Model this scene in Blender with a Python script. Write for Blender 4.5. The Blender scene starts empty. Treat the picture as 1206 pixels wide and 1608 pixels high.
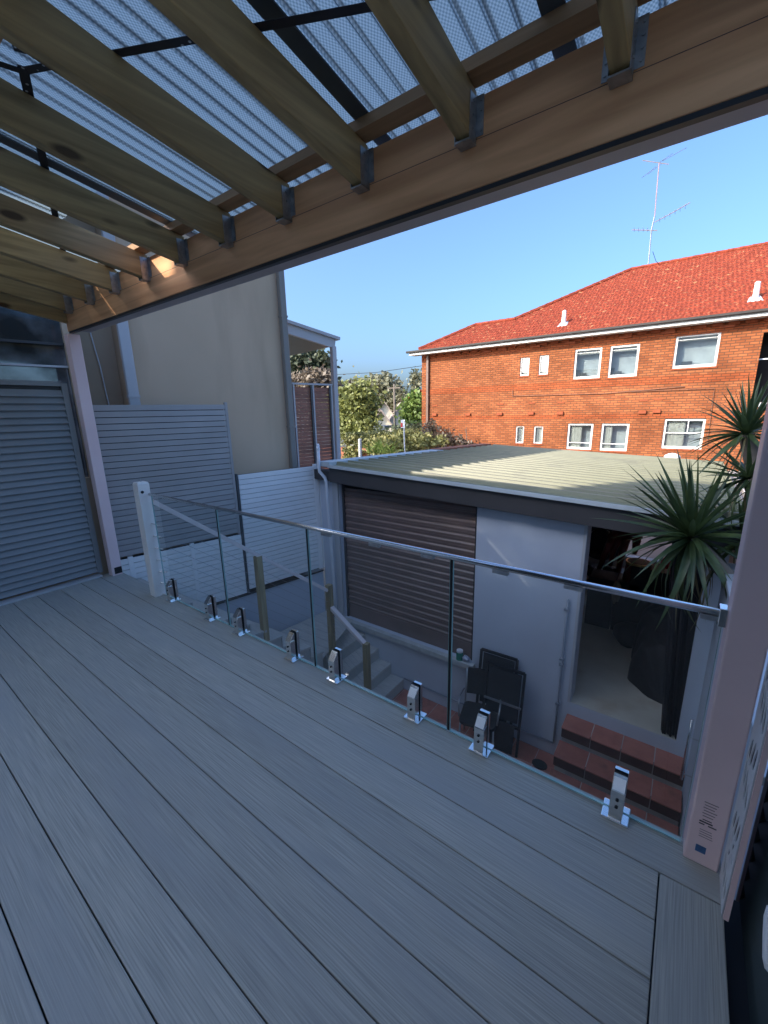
import bpy, bmesh, math, random
from mathutils import Vector, Matrix
R = math.radians
random.seed(7)
SC = bpy.context.scene
COL = SC.collection
# ------------------------------------------------------------------ camera
CAMH = 1.65
YAW, PITCH, ROLL, FPX = -0.636037659, -0.238918527, -0.020020931, 646.61
cy_, sy_ = math.cos(YAW), math.sin(YAW); cp_, sp_ = math.cos(PITCH), math.sin(PITCH); cr_, sr_ = math.cos(ROLL), math.sin(ROLL)
FWD = Vector((sy_*cp_, cy_*cp_, sp_)); _r = Vector((cy_, -sy_, 0)); _u = _r.cross(FWD)
RGT = cr_*_r + sr_*_u; UPV = -sr_*_r + cr_*_u
cam = bpy.data.cameras.new('camera'); camo = bpy.data.objects.new('camera', cam); COL.objects.link(camo)
M = Matrix((RGT, UPV, -FWD)).transposed().to_4x4(); M.translation = Vector((0, 0, CAMH)); camo.matrix_world = M
cam.sensor_fit = 'HORIZONTAL'; cam.sensor_width = 36; cam.lens = 36*FPX/1206; cam.clip_start = .02; cam.clip_end = 900
SC.camera = camo
def at(x, y, Y):
    d = RGT*((x-603)/FPX) - UPV*((y-804)/FPX) + FWD
    return Vector((0, 0, CAMH)) + d*(Y/d.y)
# ------------------------------------------------------------------ light
SUNK, SUNJ = .86, 1.42            # the sun's rays travel (SUNK, SUNJ, -1)
elev = math.atan2(1, math.hypot(SUNK, SUNJ)); azim = math.atan2(-SUNK, -SUNJ)
w = bpy.data.worlds.new('World'); SC.world = w; w.use_nodes = True
nt = w.node_tree; bg = nt.nodes['Background']
sky = nt.nodes.new('ShaderNodeTexSky'); sky.sky_type = 'NISHITA'; sky.sun_disc = False
sky.sun_elevation = elev; sky.sun_rotation = azim; sky.air_density = 1.0; sky.dust_density = 5.0; sky.ozone_density = 8.0
nt.links.new(sky.outputs[0], bg.inputs[0]); bg.inputs[1].default_value = .14
sun = bpy.data.lights.new('sun', 'SUN'); sun.energy = 2.1; sun.angle = R(.5); sun.color = (1, .88, .72)
suno = bpy.data.objects.new('sun', sun); COL.objects.link(suno); suno.location = (0, -5, 12)
suno.rotation_euler = Vector((SUNK, SUNJ, -1)).to_track_quat('-Z', 'Y').to_euler()
SC.view_settings.view_transform = 'Standard'; SC.view_settings.look = 'None'
SC.view_settings.exposure = 1.62; SC.view_settings.gamma = 1; SC.view_settings.use_curve_mapping = False
SC.render.engine = 'CYCLES'; SC.cycles.max_bounces = 10; SC.cycles.transparent_max_bounces = 24
# ------------------------------------------------------------------ materials
MATS = {}
def mat(name, c1, c2=None, scale=(1, 1, 1), ns=1.0, rough=.6, metal=0, bump=0, detail=5, var=0, c3=None, s3=2.0, t3=.6, w3=.12, bd=.01, spec=.5, dist=0):
    if name in MATS: return MATS[name]
    m = bpy.data.materials.new(name); m.use_nodes = True; n = m.node_tree; N = n.nodes; L = n.links
    b = N['Principled BSDF']; b.inputs['Roughness'].default_value = rough; b.inputs['Metallic'].default_value = metal
    b.inputs['Specular IOR Level'].default_value = spec
    c2 = c2 or tuple(v*.8 for v in c1)
    g = N.new('ShaderNodeNewGeometry'); mp = N.new('ShaderNodeMapping'); mp.inputs['Scale'].default_value = scale
    L.new(g.outputs['Position'], mp.inputs['Vector'])
    no = N.new('ShaderNodeTexNoise'); no.inputs['Scale'].default_value = ns; no.inputs['Detail'].default_value = detail
    no.inputs['Distortion'].default_value = dist
    L.new(mp.outputs[0], no.inputs['Vector'])
    rp = N.new('ShaderNodeValToRGB'); rp.color_ramp.elements[0].position = .3; rp.color_ramp.elements[1].position = .7
    rp.color_ramp.elements[0].color = (*c2, 1); rp.color_ramp.elements[1].color = (*c1, 1)
    L.new(no.outputs['Fac'], rp.inputs['Fac']); out = rp.outputs[0]
    if c3:
        n3 = N.new('ShaderNodeTexNoise'); n3.inputs['Detail'].default_value = 6; n3.inputs['Scale'].default_value = 1 if isinstance(s3, tuple) else s3
        mp3 = N.new('ShaderNodeMapping'); mp3.inputs['Scale'].default_value = s3 if isinstance(s3, tuple) else (1, 1, 1)
        L.new(g.outputs['Position'], mp3.inputs['Vector']); L.new(mp3.outputs[0], n3.inputs['Vector'])
        r3 = N.new('ShaderNodeValToRGB'); r3.color_ramp.elements[0].position = t3; r3.color_ramp.elements[1].position = min(1, t3+w3)
        L.new(n3.outputs['Fac'], r3.inputs['Fac'])
        mx = N.new('ShaderNodeMixRGB'); mx.inputs['Color2'].default_value = (*c3, 1)
        L.new(r3.outputs[0], mx.inputs['Fac']); L.new(out, mx.inputs['Color1']); out = mx.outputs[0]
    if var:
        oi = N.new('ShaderNodeObjectInfo'); mr = N.new('ShaderNodeMapRange'); mr.inputs['To Min'].default_value = 1-var; mr.inputs['To Max'].default_value = 1+var
        L.new(oi.outputs['Random'], mr.inputs['Value']); hs = N.new('ShaderNodeHueSaturation')
        L.new(mr.outputs[0], hs.inputs['Value']); L.new(out, hs.inputs['Color']); out = hs.outputs[0]
    L.new(out, b.inputs['Base Color'])
    if bump:
        bp = N.new('ShaderNodeBump'); bp.inputs['Strength'].default_value = bump; bp.inputs['Distance'].default_value = bd
        L.new(no.outputs['Fac'], bp.inputs['Height']); L.new(bp.outputs[0], b.inputs['Normal'])
    m['out'] = 1
    MATS[name] = m
    return m
def node_mat(name):
    m = bpy.data.materials.new(name); m.use_nodes = True; MATS[name] = m
    return m, m.node_tree.nodes, m.node_tree.links, m.node_tree.nodes['Principled BSDF']

deck_m = mat('composite_deck', (.48, .475, .415), (.27, .275, .25), (4, 230, 60), 1, .62, bump=.5, bd=.002, var=.07, c3=(.345, .355, .34), s3=(.7, 5, 1), t3=.45, w3=.3)
deck_m2 = mat('composite_deck_cross', (.48, .475, .415), (.27, .275, .25), (230, 4, 60), 1, .62, bump=.5, bd=.002, var=.05, c3=(.345, .355, .34), s3=(5, .7, 1), t3=.45, w3=.3)
def wood(name, c1, c2, scale, knots=True, rough=.62):
    m = mat(name, c1, c2, scale, 1, rough, bump=.25, bd=.003, var=.10, detail=7, dist=.6)
    n = m.node_tree; N = n.nodes; L = n.links; b = N['Principled BSDF']
    if knots:
        g = N.new('ShaderNodeNewGeometry'); mp = N.new('ShaderNodeMapping'); s = [7 if v > 5 else 2.6 for v in scale]; mp.inputs['Scale'].default_value = s
        L.new(g.outputs['Position'], mp.inputs['Vector'])
        v = N.new('ShaderNodeTexVoronoi'); v.inputs['Scale'].default_value = 1.0; L.new(mp.outputs[0], v.inputs['Vector'])
        r = N.new('ShaderNodeValToRGB'); r.color_ramp.elements[0].position = .12; r.color_ramp.elements[1].position = .20
        r.color_ramp.elements[0].color = (1, 1, 1, 1); r.color_ramp.elements[1].color = (0, 0, 0, 1)
        L.new(v.outputs['Distance'], r.inputs['Fac'])
        mx = N.new('ShaderNodeMixRGB'); mx.inputs['Color2'].default_value = (c2[0]*.3, c2[1]*.25, c2[2]*.2, 1)
        src = b.inputs['Base Color'].links[0].from_socket
        L.new(r.outputs[0], mx.inputs['Fac']); L.new(src, mx.inputs['Color1']); L.new(mx.outputs[0], b.inputs['Base Color'])
    return m
rafter_m = wood('treated_pine', (.56, .38, .165), (.31, .205, .085), (26, 1.6, 26))
batten_m = wood('pine_batten', (.52, .30, .15), (.34, .19, .09), (1.6, 26, 26), False)
beam_m = wood('laminated_beam', (.97, .52, .25), (.62, .29, .125), (1.1, 16, 16), False)
postw_m = wood('green_pine_post', (.44, .35, .19), (.26, .21, .115), (30, 30, 2), False)
pink_m = mat('pink_primer_steel', (.88, .67, .65), (.83, .62, .60), ns=3, rough=.45)
pinkrail_m = mat('primed_timber_rail', (.82, .72, .68), (.76, .66, .62), ns=6, rough=.6)
whitep_m = mat('white_primer_timber', (.93, .90, .84), (.88, .85, .79), ns=7, rough=.6, bump=.2, bd=.002)
dgrey_m = mat('dark_grey_powdercoat', (.085, .095, .10), (.07, .08, .085), ns=4, rough=.4)
louv_m = mat('blue_grey_powdercoat', (.27, .285, .29), (.23, .245, .25), ns=3, rough=.42, var=.04)
slatg_m = mat('slate_grey_slats', (.42, .40, .385), (.37, .355, .34), ns=3, rough=.45, var=.05)
slatw_m = mat('pale_slats', (.93, .92, .88), (.88, .87, .84), ns=3, rough=.4, var=.03)
blk_m = mat('black_powdercoat', (.016, .017, .02), (.012, .013, .015), ns=5, rough=.45)
gal_m = mat('galvanised_steel', (.50, .50, .50), (.30, .31, .32), ns=30, rough=.42, metal=.8)
steel_m = mat('polished_steel', (.85, .84, .82), (.78, .77, .75), ns=14, rough=.14, metal=1)
steel2_m = mat('brushed_steel_rail', (.80, .80, .80), (.72, .72, .72), scale=(1, 40, 40), ns=5, rough=.22, metal=1)
bluewall_m = mat('blue_grey_painted_wall', (.56, .60, .66), (.53, .57, .63), ns=2.2, rough=.75, bump=.15, bd=.004, c3=(.49, .525, .58), s3=(1.3, 1.3, .8), t3=.5, w3=.25)
tan_m = mat('beige_render', (.64, .475, .325), (.58, .43, .29), ns=1.2, rough=.9, bump=.25, bd=.004, c3=(.50, .365, .245), s3=(2.2, 2.2, .45), t3=.5, w3=.2)
tanshade_m = mat('beige_render_shaded', (.52, .40, .28), (.46, .35, .25), ns=2, rough=.9)  # darker copy of the beige, recess shade put into its colour
dpipe_m = mat('taupe_downpipe', (.24, .225, .20), (.21, .20, .18), ns=2, rough=.5)
bpipe_m = mat('blue_grey_downpipe', (.50, .51, .52), (.44, .45, .46), ns=2, rough=.5)
pvc_m = mat('white_pvc', (.74, .76, .78), (.66, .68, .70), ns=6, rough=.4)
roller_m = mat('roller_shutter_brown', (.215, .15, .13), (.175, .125, .105), ns=3, rough=.42, var=.05)
fascia_m = mat('charcoal_fascia', (.060, .056, .056), (.05, .047, .047), ns=3, rough=.5)
sill_m = mat('cement_sill', (.52, .53, .50), (.42, .43, .41), ns=9, rough=.8, c3=(.33, .34, .32), s3=6, t3=.6)
roofm_m = mat('cream_green_roof_sheet', (.215, .22, .14), (.175, .18, .115), scale=(.6, 3, 3), ns=1.5, rough=.45, c3=(.16, .165, .11), s3=2.2, t3=.55)
flash_m = mat('pale_flashing', (.52, .56, .56), (.45, .49, .50), ns=3, rough=.5)
tile_m = mat('terracotta_tile', (.44, .165, .115), (.34, .12, .085), ns=9, rough=.5, var=.12, bump=.1, bd=.002, c3=(.24, .10, .07), s3=5, t3=.6)
grout_m = mat('grout', (.50, .44, .40), (.40, .35, .32), ns=12, rough=.9)
conc_m = mat('garage_concrete', (.60, .57, .48), (.48, .45, .37), ns=2.5, rough=.55, c3=(.40, .31, .22), s3=1.1, t3=.52)
inner_m = mat('garage_inner_wall', (.70, .62, .56), (.62, .54, .49), ns=2, rough=.85)
blkcloth_m = mat('black_cover_cloth', (.014, .014, .018), (.009, .009, .012), ns=6, rough=.75, bump=.4, bd=.02)
rubber_m = mat('black_rubber', (.02, .02, .02), (.014, .014, .014), ns=10, rough=.7)
maroon_m = mat('maroon_vinyl', (.16, .03, .028), (.10, .018, .018), ns=6, rough=.35)
red_m = mat('red_plastic', (.62, .03, .03), (.5, .02, .02), ns=6, rough=.35)
gold_m = mat('brass_rim', (.55, .42, .20), (.45, .34, .16), ns=6, rough=.35, metal=.8)
dkmesh_m = mat('black_chair_mesh', (.02, .022, .026), (.013, .015, .018), scale=(90, 90, 90), ns=2, rough=.6)
chrome_m = mat('grey_tube', (.42, .43, .44), (.34, .35, .36), ns=8, rough=.35, metal=.7)
green_m = mat('green_glass_jar', (.03, .26, .17), (.02, .2, .13), ns=8, rough=.2)
bag_m = mat('clear_plastic_wrap', (.55, .58, .66), (.38, .40, .50), ns=30, rough=.3)
winw_m = mat('white_window_frame', (.80, .78, .72), (.74, .72, .66), ns=4, rough=.5)
brown_m = mat('brown_composite_slat', (.38, .17, .11), (.26, .11, .075), scale=(8, 8, 60), ns=1, rough=.6, var=.15, c3=(.42, .28, .22), s3=3.5, t3=.70)
copperpipe_m = mat('painted_pipe', (.27, .30, .34), (.23, .26, .30), ns=5, rough=.4)
asph_m = mat('grey_ground', (.13, .125, .11), (.10, .10, .09), ns=1, rough=.9, c3=(.07, .09, .04), s3=.2, t3=.5)
houseb_m = mat('pale_house_render', (.80, .76, .68), (.74, .70, .62), ns=1.5, rough=.9)
cream_m = mat('cream_weatherboard', (.66, .60, .46), (.58, .52, .40), scale=(.2, .2, 9), ns=1, rough=.8)
rooft_m = mat('brown_grey_shingles', (.44, .34, .27), (.33, .26, .21), scale=(1, 1, 6), ns=1.5, rough=.8)
bark_m = mat('bark', (.20, .165, .13), (.11, .09, .07), scale=(6, 6, 1.5), ns=1.5, rough=.95, bump=.4)
pinkwall_m = mat('pinkish_render', (.50, .40, .36), (.44, .35, .32), ns=2, rough=.9)
room_m = mat('grey_room', (.62, .66, .66), (.45, .48, .50), ns=3, rough=.9)
curt_m = mat('pale_curtain', (.62, .60, .52), (.5, .48, .42), ns=6, rough=.9)
dark_m = mat('dark_interior', (.02, .018, .016), (.014, .012, .012), ns=2, rough=.9)
label_m = mat('label_blue', (.06, .15, .30), (.04, .1, .22), ns=60, rough=.6)
ink_m = mat('printed_ink', (.10, .075, .075), (.06, .045, .045), ns=300, rough=.7)
ink2_m = mat('faint_printed_ink', (.36, .24, .23), (.27, .18, .17), ns=300, rough=.7)
parapet_m = mat('old_red_brick_coping', (.42, .16, .085), (.30, .11, .06), scale=(6, 6, 12), ns=1, rough=.9)

def leafmat(name, c1, c2, ns=1.5, rough=.55):
    m = mat(name, c1, c2, ns=ns, rough=rough, detail=3, var=.12)
    b = m.node_tree.nodes['Principled BSDF']; N = m.node_tree.nodes; L = m.node_tree.links
    tr = N.new('ShaderNodeBsdfTranslucent'); mx = N.new('ShaderNodeMixShader'); mx.inputs[0].default_value = .25
    L.new(b.inputs['Base Color'].links[0].from_socket, tr.inputs[0])
    o = N['Material Output']; L.new(b.outputs[0], mx.inputs[1]); L.new(tr.outputs[0], mx.inputs[2]); L.new(mx.outputs[0], o.inputs[0])
    return m
yucca_m = leafmat('yucca_leaf', (.095, .135, .045), (.035, .06, .024), 7, .4)
yuccad_m = leafmat('yucca_dry_leaf', (.24, .20, .10), (.14, .12, .06), 7, .6)
tree1_m = leafmat('yellow_green_leaf', (.29, .30, .085), (.16, .18, .055), 1.2)
tree2_m = leafmat('olive_gum_leaf', (.34, .32, .19), (.20, .20, .12), .7)
tree3_m = leafmat('bright_green_leaf', (.27, .37, .08), (.14, .21, .05), 1.2)
tree4_m = leafmat('dark_green_leaf', (.13, .15, .08), (.07, .09, .05), 1.5)
hedge_m = leafmat('hedge_leaf', (.32, .30, .10), (.16, .17, .06), 1.8)
dry_m = leafmat('dry_shrub_leaf', (.24, .19, .13), (.13, .10, .075), 3)

# brick
def brickmat(name, ca, cb, cm):
    m, N, L, b = node_mat(name); b.inputs['Specular IOR Level'].default_value = .15; b.inputs['Roughness'].default_value = .88
    g = N.new('ShaderNodeNewGeometry'); sx = N.new('ShaderNodeSeparateXYZ'); ad = N.new('ShaderNodeMath'); cx = N.new('ShaderNodeCombineXYZ')
    L.new(g.outputs['Position'], sx.inputs[0]); L.new(sx.outputs[0], ad.inputs[0]); L.new(sx.outputs[1], ad.inputs[1]); L.new(ad.outputs[0], cx.inputs[0]); L.new(sx.outputs[2], cx.inputs[1])
    bt = N.new('ShaderNodeTexBrick'); bt.inputs['Scale'].default_value = 1; bt.inputs['Brick Width'].default_value = .24; bt.inputs['Row Height'].default_value = .086
    bt.inputs['Mortar Size'].default_value = .012; bt.inputs['Bias'].default_value = -.1; bt.inputs['Mortar Smooth'].default_value = .2
    bt.inputs['Color1'].default_value = (*ca, 1); bt.inputs['Color2'].default_value = (*cb, 1); bt.inputs['Mortar'].default_value = (*cm, 1)
    L.new(cx.outputs[0], bt.inputs['Vector'])
    no = N.new('ShaderNodeTexNoise'); no.inputs['Scale'].default_value = .9; no.inputs['Detail'].default_value = 8; L.new(g.outputs['Position'], no.inputs['Vector'])
    hs = N.new('ShaderNodeHueSaturation'); mr = N.new('ShaderNodeMapRange'); mr.inputs['From Min'].default_value = .3; mr.inputs['From Max'].default_value = .7; mr.inputs['To Min'].default_value = .78; mr.inputs['To Max'].default_value = 1.2
    L.new(no.outputs['Fac'], mr.inputs['Value']); L.new(mr.outputs[0], hs.inputs['Value']); L.new(bt.outputs['Color'], hs.inputs['Color']); L.new(hs.outputs[0], b.inputs['Base Color'])
    bp = N.new('ShaderNodeBump'); bp.inputs['Strength'].default_value = .7; bp.inputs['Distance'].default_value = .012; bp.invert = True
    L.new(bt.outputs['Fac'], bp.inputs['Height']); L.new(bp.outputs[0], b.inputs['Normal'])
    return m
brick_m = brickmat('orange_brick', (.40, .13, .048), (.255, .073, .027), (.15, .07, .04))
brickred_m = brickmat('red_orange_brick', (.40, .10, .034), (.29, .068, .023), (.16, .06, .03))
soldier_m = mat('red_soldier_brick', (.38, .095, .034), (.27, .062, .022), scale=(9, 9, 2), ns=1.3, rough=.88, bump=.3)
rtile_m = mat('red_roof_tile', (.33, .066, .032), (.17, .034, .018), scale=(8, 8, 8), ns=1.1, rough=.75, c3=(.42, .21, .10), s3=7.0, t3=.60, spec=.15)

# glass
def glassmat(name, tint, refl=1.0, rough=.0, ior=1.45, haze=0):
    m, N, L, b = node_mat(name); o = N['Material Output']; N.remove(b)
    t = N.new('ShaderNodeBsdfTransparent'); t.inputs[0].default_value = (*tint, 1)
    gl = N.new('ShaderNodeBsdfGlossy'); gl.inputs['Roughness'].default_value = rough
    fr = N.new('ShaderNodeFresnel'); fr.inputs['IOR'].default_value = ior
    ge = N.new('ShaderNodeNewGeometry'); mi = N.new('ShaderNodeMapRange'); mi.inputs['To Min'].default_value = ior; mi.inputs['To Max'].default_value = 1/ior
    L.new(ge.outputs['Backfacing'], mi.inputs['Value']); L.new(mi.outputs[0], fr.inputs['IOR'])
    mu = N.new('ShaderNodeMath'); mu.operation = 'MULTIPLY'; mu.inputs[1].default_value = refl; L.new(fr.outputs[0], mu.inputs[0])
    mx = N.new('ShaderNodeMixShader'); L.new(mu.outputs[0], mx.inputs[0]); L.new(t.outputs[0], mx.inputs[1]); L.new(gl.outputs[0], mx.inputs[2])
    L.new(mx.outputs[0], o.inputs[0]); return m
glass_m = glassmat('clear_balustrade_glass', (.93, .97, .965), refl=1.6)
gedge_m = mat('glass_edge', (.35, .55, .52), (.25, .42, .40), ns=4, rough=.15)
m, N, L, b = node_mat('window_glass'); b.inputs['Base Color'].default_value = (.16, .20, .21, 1); b.inputs['Roughness'].default_value = .04; b.inputs['Metallic'].default_value = .45
pane_m = m
g = N.new('ShaderNodeNewGeometry'); no = N.new('ShaderNodeTexNoise'); no.inputs['Scale'].default_value = 1.4; no.inputs['Detail'].default_value = 1; L.new(g.outputs['Position'], no.inputs['Vector'])
rp = N.new('ShaderNodeValToRGB'); rp.color_ramp.elements[0].position = .42; rp.color_ramp.elements[1].position = .52; rp.color_ramp.elements[0].color = (.10, .11, .10, 1); rp.color_ramp.elements[1].color = (.33, .40, .43, 1)  # noise in the colour stands in for reflected shapes and the interior
L.new(no.outputs['Fac'], rp.inputs['Fac']); L.new(rp.outputs[0], b.inputs['Base Color'])
m, N, L, b = node_mat('dark_window_glass'); b.inputs['Roughness'].default_value = .05; b.inputs['Metallic'].default_value = .6
dpane_m = m
g = N.new('ShaderNodeNewGeometry'); no = N.new('ShaderNodeTexNoise'); no.inputs['Scale'].default_value = 3.0; no.inputs['Detail'].default_value = 6; L.new(g.outputs['Position'], no.inputs['Vector'])
rp = N.new('ShaderNodeValToRGB'); rp.color_ramp.elements[0].position = .40; rp.color_ramp.elements[1].position = .66; rp.color_ramp.elements[0].color = (.07, .09, .10, 1); rp.color_ramp.elements[1].color = (.30, .36, .40, 1)  # blotches in the colour stand in for reflected clouds and trees
L.new(no.outputs['Fac'], rp.inputs['Fac']); L.new(rp.outputs[0], b.inputs['Base Color'])

pane2_m = glassmat('flat_window_glass', (.80, .86, .86), refl=2.6, ior=2.0)
# translucent roof sheet with a dotted texture
m, N, L, b = node_mat('dotted_polycarbonate'); o = N['Material Output']; N.remove(b)
g = N.new('ShaderNodeNewGeometry'); s = N.new('ShaderNodeSeparateXYZ'); L.new(g.outputs['Position'], s.inputs[0])
def mth(op, a=None, bb=None, va=None, vb=None):
    q = N.new('ShaderNodeMath'); q.operation = op
    if a is not None: L.new(a, q.inputs[0])
    if va is not None: q.inputs[0].default_value = va
    if bb is not None: L.new(bb, q.inputs[1])
    if vb is not None: q.inputs[1].default_value = vb
    return q.outputs[0]
K = 2*math.pi/.0125
xs = mth('MULTIPLY', s.outputs[0], vb=K); ys = mth('MULTIPLY', s.outputs[1], vb=K*.8)
dots = mth('MULTIPLY', mth('ADD', mth('COSINE', mth('ADD', xs, ys)), mth('COSINE', mth('SUBTRACT', xs, ys))), vb=.25)
dots = mth('ADD', dots, vb=.5)
rp = N.new('ShaderNodeValToRGB'); rp.color_ramp.elements[0].position = .25; rp.color_ramp.elements[1].position = .75
rp.color_ramp.elements[0].color = (.17, .235, .25, 1); rp.color_ramp.elements[1].color = (.37, .44, .44, 1); L.new(dots, rp.inputs['Fac'])
lw = N.new('ShaderNodeLayerWeight'); dt2 = N.new('ShaderNodeVectorMath'); sp2 = N.new('ShaderNodeSeparateXYZ'); L.new(g.outputs['Normal'], sp2.inputs[0])
sl = mth('POWER', mth('ABSOLUTE', sp2.outputs[2]), vb=8.0); mc2 = N.new('ShaderNodeMixRGB'); mc2.blend_type = 'MULTIPLY'; mc2.inputs[0].default_value = 1; L.new(rp.outputs[0], mc2.inputs[1]); L.new(sl, mc2.inputs[2])
tr = N.new('ShaderNodeBsdfTranslucent'); L.new(mc2.outputs[0], tr.inputs[0]); tp = N.new('ShaderNodeBsdfTransparent'); tp.inputs[0].default_value = (.75, .85, .95, 1)
df = N.new('ShaderNodeBsdfDiffuse'); df.inputs[0].default_value = (.25, .3, .35, 1)
m1 = N.new('ShaderNodeMixShader'); m1.inputs[0].default_value = .12; L.new(tr.outputs[0], m1.inputs[1]); L.new(df.outputs[0], m1.inputs[2])
m2 = N.new('ShaderNodeMixShader'); m2.inputs[0].default_value = .03; L.new(m1.outputs[0], m2.inputs[1]); L.new(tp.outputs[0], m2.inputs[2]); L.new(m2.outputs[0], o.inputs[0])
poly_m = m
# perforated strap
m, N, L, b = node_mat('perforated_strap_steel'); b.inputs['Roughness'].default_value = .5; b.inputs['Metallic'].default_value = .6
g = N.new('ShaderNodeTexCoord'); v = N.new('ShaderNodeTexVoronoi'); v.inputs['Scale'].default_value = 26; v.inputs['Randomness'].default_value = .35; L.new(g.outputs['Object'], v.inputs['Vector'])
rp = N.new('ShaderNodeValToRGB'); rp.color_ramp.elements[0].position = .12; rp.color_ramp.elements[1].position = .16; rp.color_ramp.elements[0].color = (.7, .72, .74, 1); rp.color_ramp.elements[1].color = (.06, .06, .07, 1)
L.new(v.outputs['Distance'], rp.inputs['Fac']); L.new(rp.outputs[0], b.inputs['Base Color']); strap_m = m

# ------------------------------------------------------------------ builders
W = {}
class MB:
    def __init__(s): s.v = []; s.f = []
    def add(s, vs, fs):
        k = len(s.v); s.v += [tuple(p) for p in vs]; s.f += [tuple(i+k for i in f) for f in fs]; return s
    def box(s, x0, x1, y0, y1, z0, z1):
        return s.add([(x0, y0, z0), (x1, y0, z0), (x1, y1, z0), (x0, y1, z0), (x0, y0, z1), (x1, y0, z1), (x1, y1, z1), (x0, y1, z1)],
              [(0, 3, 2, 1), (4, 5, 6, 7), (0, 1, 5, 4), (1, 2, 6, 5), (2, 3, 7, 6), (3, 0, 4, 7)])
    def hexa(s, lo, hi):   # two quads of four points
        return s.add(list(lo)+list(hi), [(0, 3, 2, 1), (4, 5, 6, 7), (0, 1, 5, 4), (1, 2, 6, 5), (2, 3, 7, 6), (3, 0, 4, 7)])
    def bar(s, a, b, wd, ht, up=(0, 0, 1)):
        a = Vector(a); b = Vector(b); d = (b-a).normalized(); sd = d.cross(Vector(up)).normalized()*wd/2; u = sd.cross(d).normalized()*ht/2
        return s.hexa([a-sd-u, a+sd-u, a+sd+u, a-sd+u], [b-sd-u, b+sd-u, b+sd+u, b-sd+u])
    def tube(s, pts, r, n=10, cap=True):
        pts = [Vector(p) for p in pts]; k = len(s.v); rs = r if isinstance(r, (list, tuple)) else [r]*len(pts)
        prev = None
        for i, p in enumerate(pts):
            d = (pts[min(i+1, len(pts)-1)]-pts[max(i-1, 0)]).normalized()
            if prev is None:
                ref = Vector((0, 0, 1)) if abs(d.z) < .9 else Vector((1, 0, 0)); a = d.cross(ref).normalized()
            else: a = (prev-d*prev.dot(d)).normalized()
            prev = a; b2 = d.cross(a)
            for j in range(n):
                t = 2*math.pi*j/n; s.v.append(tuple(p+(a*math.cos(t)+b2*math.sin(t))*rs[i]))
        for i in range(len(pts)-1):
            for j in range(n):
                q = k+i*n; s.f.append((q+j, q+(j+1) % n, q+n+(j+1) % n, q+n+j))
        if cap:
            s.f.append(tuple(k+j for j in range(n))[::-1]); e = k+(len(pts)-1)*n; s.f.append(tuple(e+j for j in range(n)))
        return s
    def prism(s, prof, fn0, fn1):   # profile list mapped by two functions to 3-D
        n = len(prof); k = len(s.v); s.v += [tuple(fn0(*p)) for p in prof]+[tuple(fn1(*p)) for p in prof]
        for j in range(n): s.f.append((k+j, k+(j+1) % n, k+n+(j+1) % n, k+n+j))
        s.f.append(tuple(k+j for j in range(n))[::-1]); s.f.append(tuple(k+n+j for j in range(n))); return s
    def mesh(s, name, mt, smooth=False, off=(0, 0, 0)):
        me = bpy.data.meshes.new(name); o = off
        me.from_pydata([(p[0]-o[0], p[1]-o[1], p[2]-o[2]) for p in s.v], [], s.f); me.materials.append(mt)
        bm = bmesh.new(); bm.from_mesh(me); bmesh.ops.recalc_face_normals(bm, faces=bm.faces); bm.to_mesh(me); bm.free()
        if smooth:
            for p in me.polygons: p.use_smooth = True
        return me
    def build(s, name, mt, parent=None, loc=(0, 0, 0), bev=0, smooth=False, label=None):
        """vertices are given relative to loc; loc is in the frame of the thing"""
        return put(name, s.mesh(name, mt, smooth), parent, loc, bev, label)
def put(name, me, parent=None, loc=(0, 0, 0), bev=0, label=None):
    o = bpy.data.objects.new(name, me); COL.objects.link(o)
    base = W.get(parent.name, Vector((0, 0, 0))) if parent else Vector((0, 0, 0))
    if parent: o.parent = parent
    o.location = Vector(loc)-base; W[o.name] = Vector(loc)
    if bev:
        m = o.modifiers.new('bevel', 'BEVEL'); m.width = bev; m.segments = 2; m.limit_method = 'ANGLE'
    if label: o['label'] = label
    return o
def thing(name, label, cat, loc=(0, 0, 0), rz=0, group=None):
    o = bpy.data.objects.new(name, None); COL.objects.link(o); o.location = loc; o.rotation_euler = (0, 0, rz); o.empty_display_size = .1
    W[o.name] = Vector((0, 0, 0)) if rz else Vector(loc)
    o['label'] = label; o['category'] = cat
    if group: o['group'] = group
    return o
def tag(o, label=None, cat=None, group=None, kind=None):
    for k, v in (('label', label), ('category', cat), ('group', group), ('kind', kind)):
        if v: o[k] = v
    return o
def rep(src, n_locs, parent):
    for l in n_locs: put(src.name.split('.')[0], src.data, parent, l, 0)
def wall_holes(mb, x0, x1, z0, z1, y, holes, depth, back=False):
    xs = sorted({x0, x1, *[h[0] for h in holes], *[h[1] for h in holes]}); zs = sorted({z0, z1, *[h[2] for h in holes], *[h[3] for h in holes]})
    for i in range(len(xs)-1):
        for j in range(len(zs)-1):
            mx, mz = (xs[i]+xs[i+1])/2, (zs[j]+zs[j+1])/2
            if any(h[0] < mx < h[1] and h[2] < mz < h[3] for h in holes): continue
            for yy in ((y, y+depth) if back else (y,)):
                mb.add([(xs[i], yy, zs[j]), (xs[i+1], yy, zs[j]), (xs[i+1], yy, zs[j+1]), (xs[i], yy, zs[j+1])], [(0, 1, 2, 3)])
    for a, b2, c, d in holes:
        mb.add([(a, y, c), (b2, y, c), (b2, y, d), (a, y, d), (a, y+depth, c), (b2, y+depth, c), (b2, y+depth, d), (a, y+depth, d)],
               [(0, 1, 5, 4), (1, 2, 6, 5), (2, 3, 7, 6), (3, 0, 4, 7)])
    return mb
SK = math.tan(R(11.5)); RSK = -R(11.5)

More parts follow.
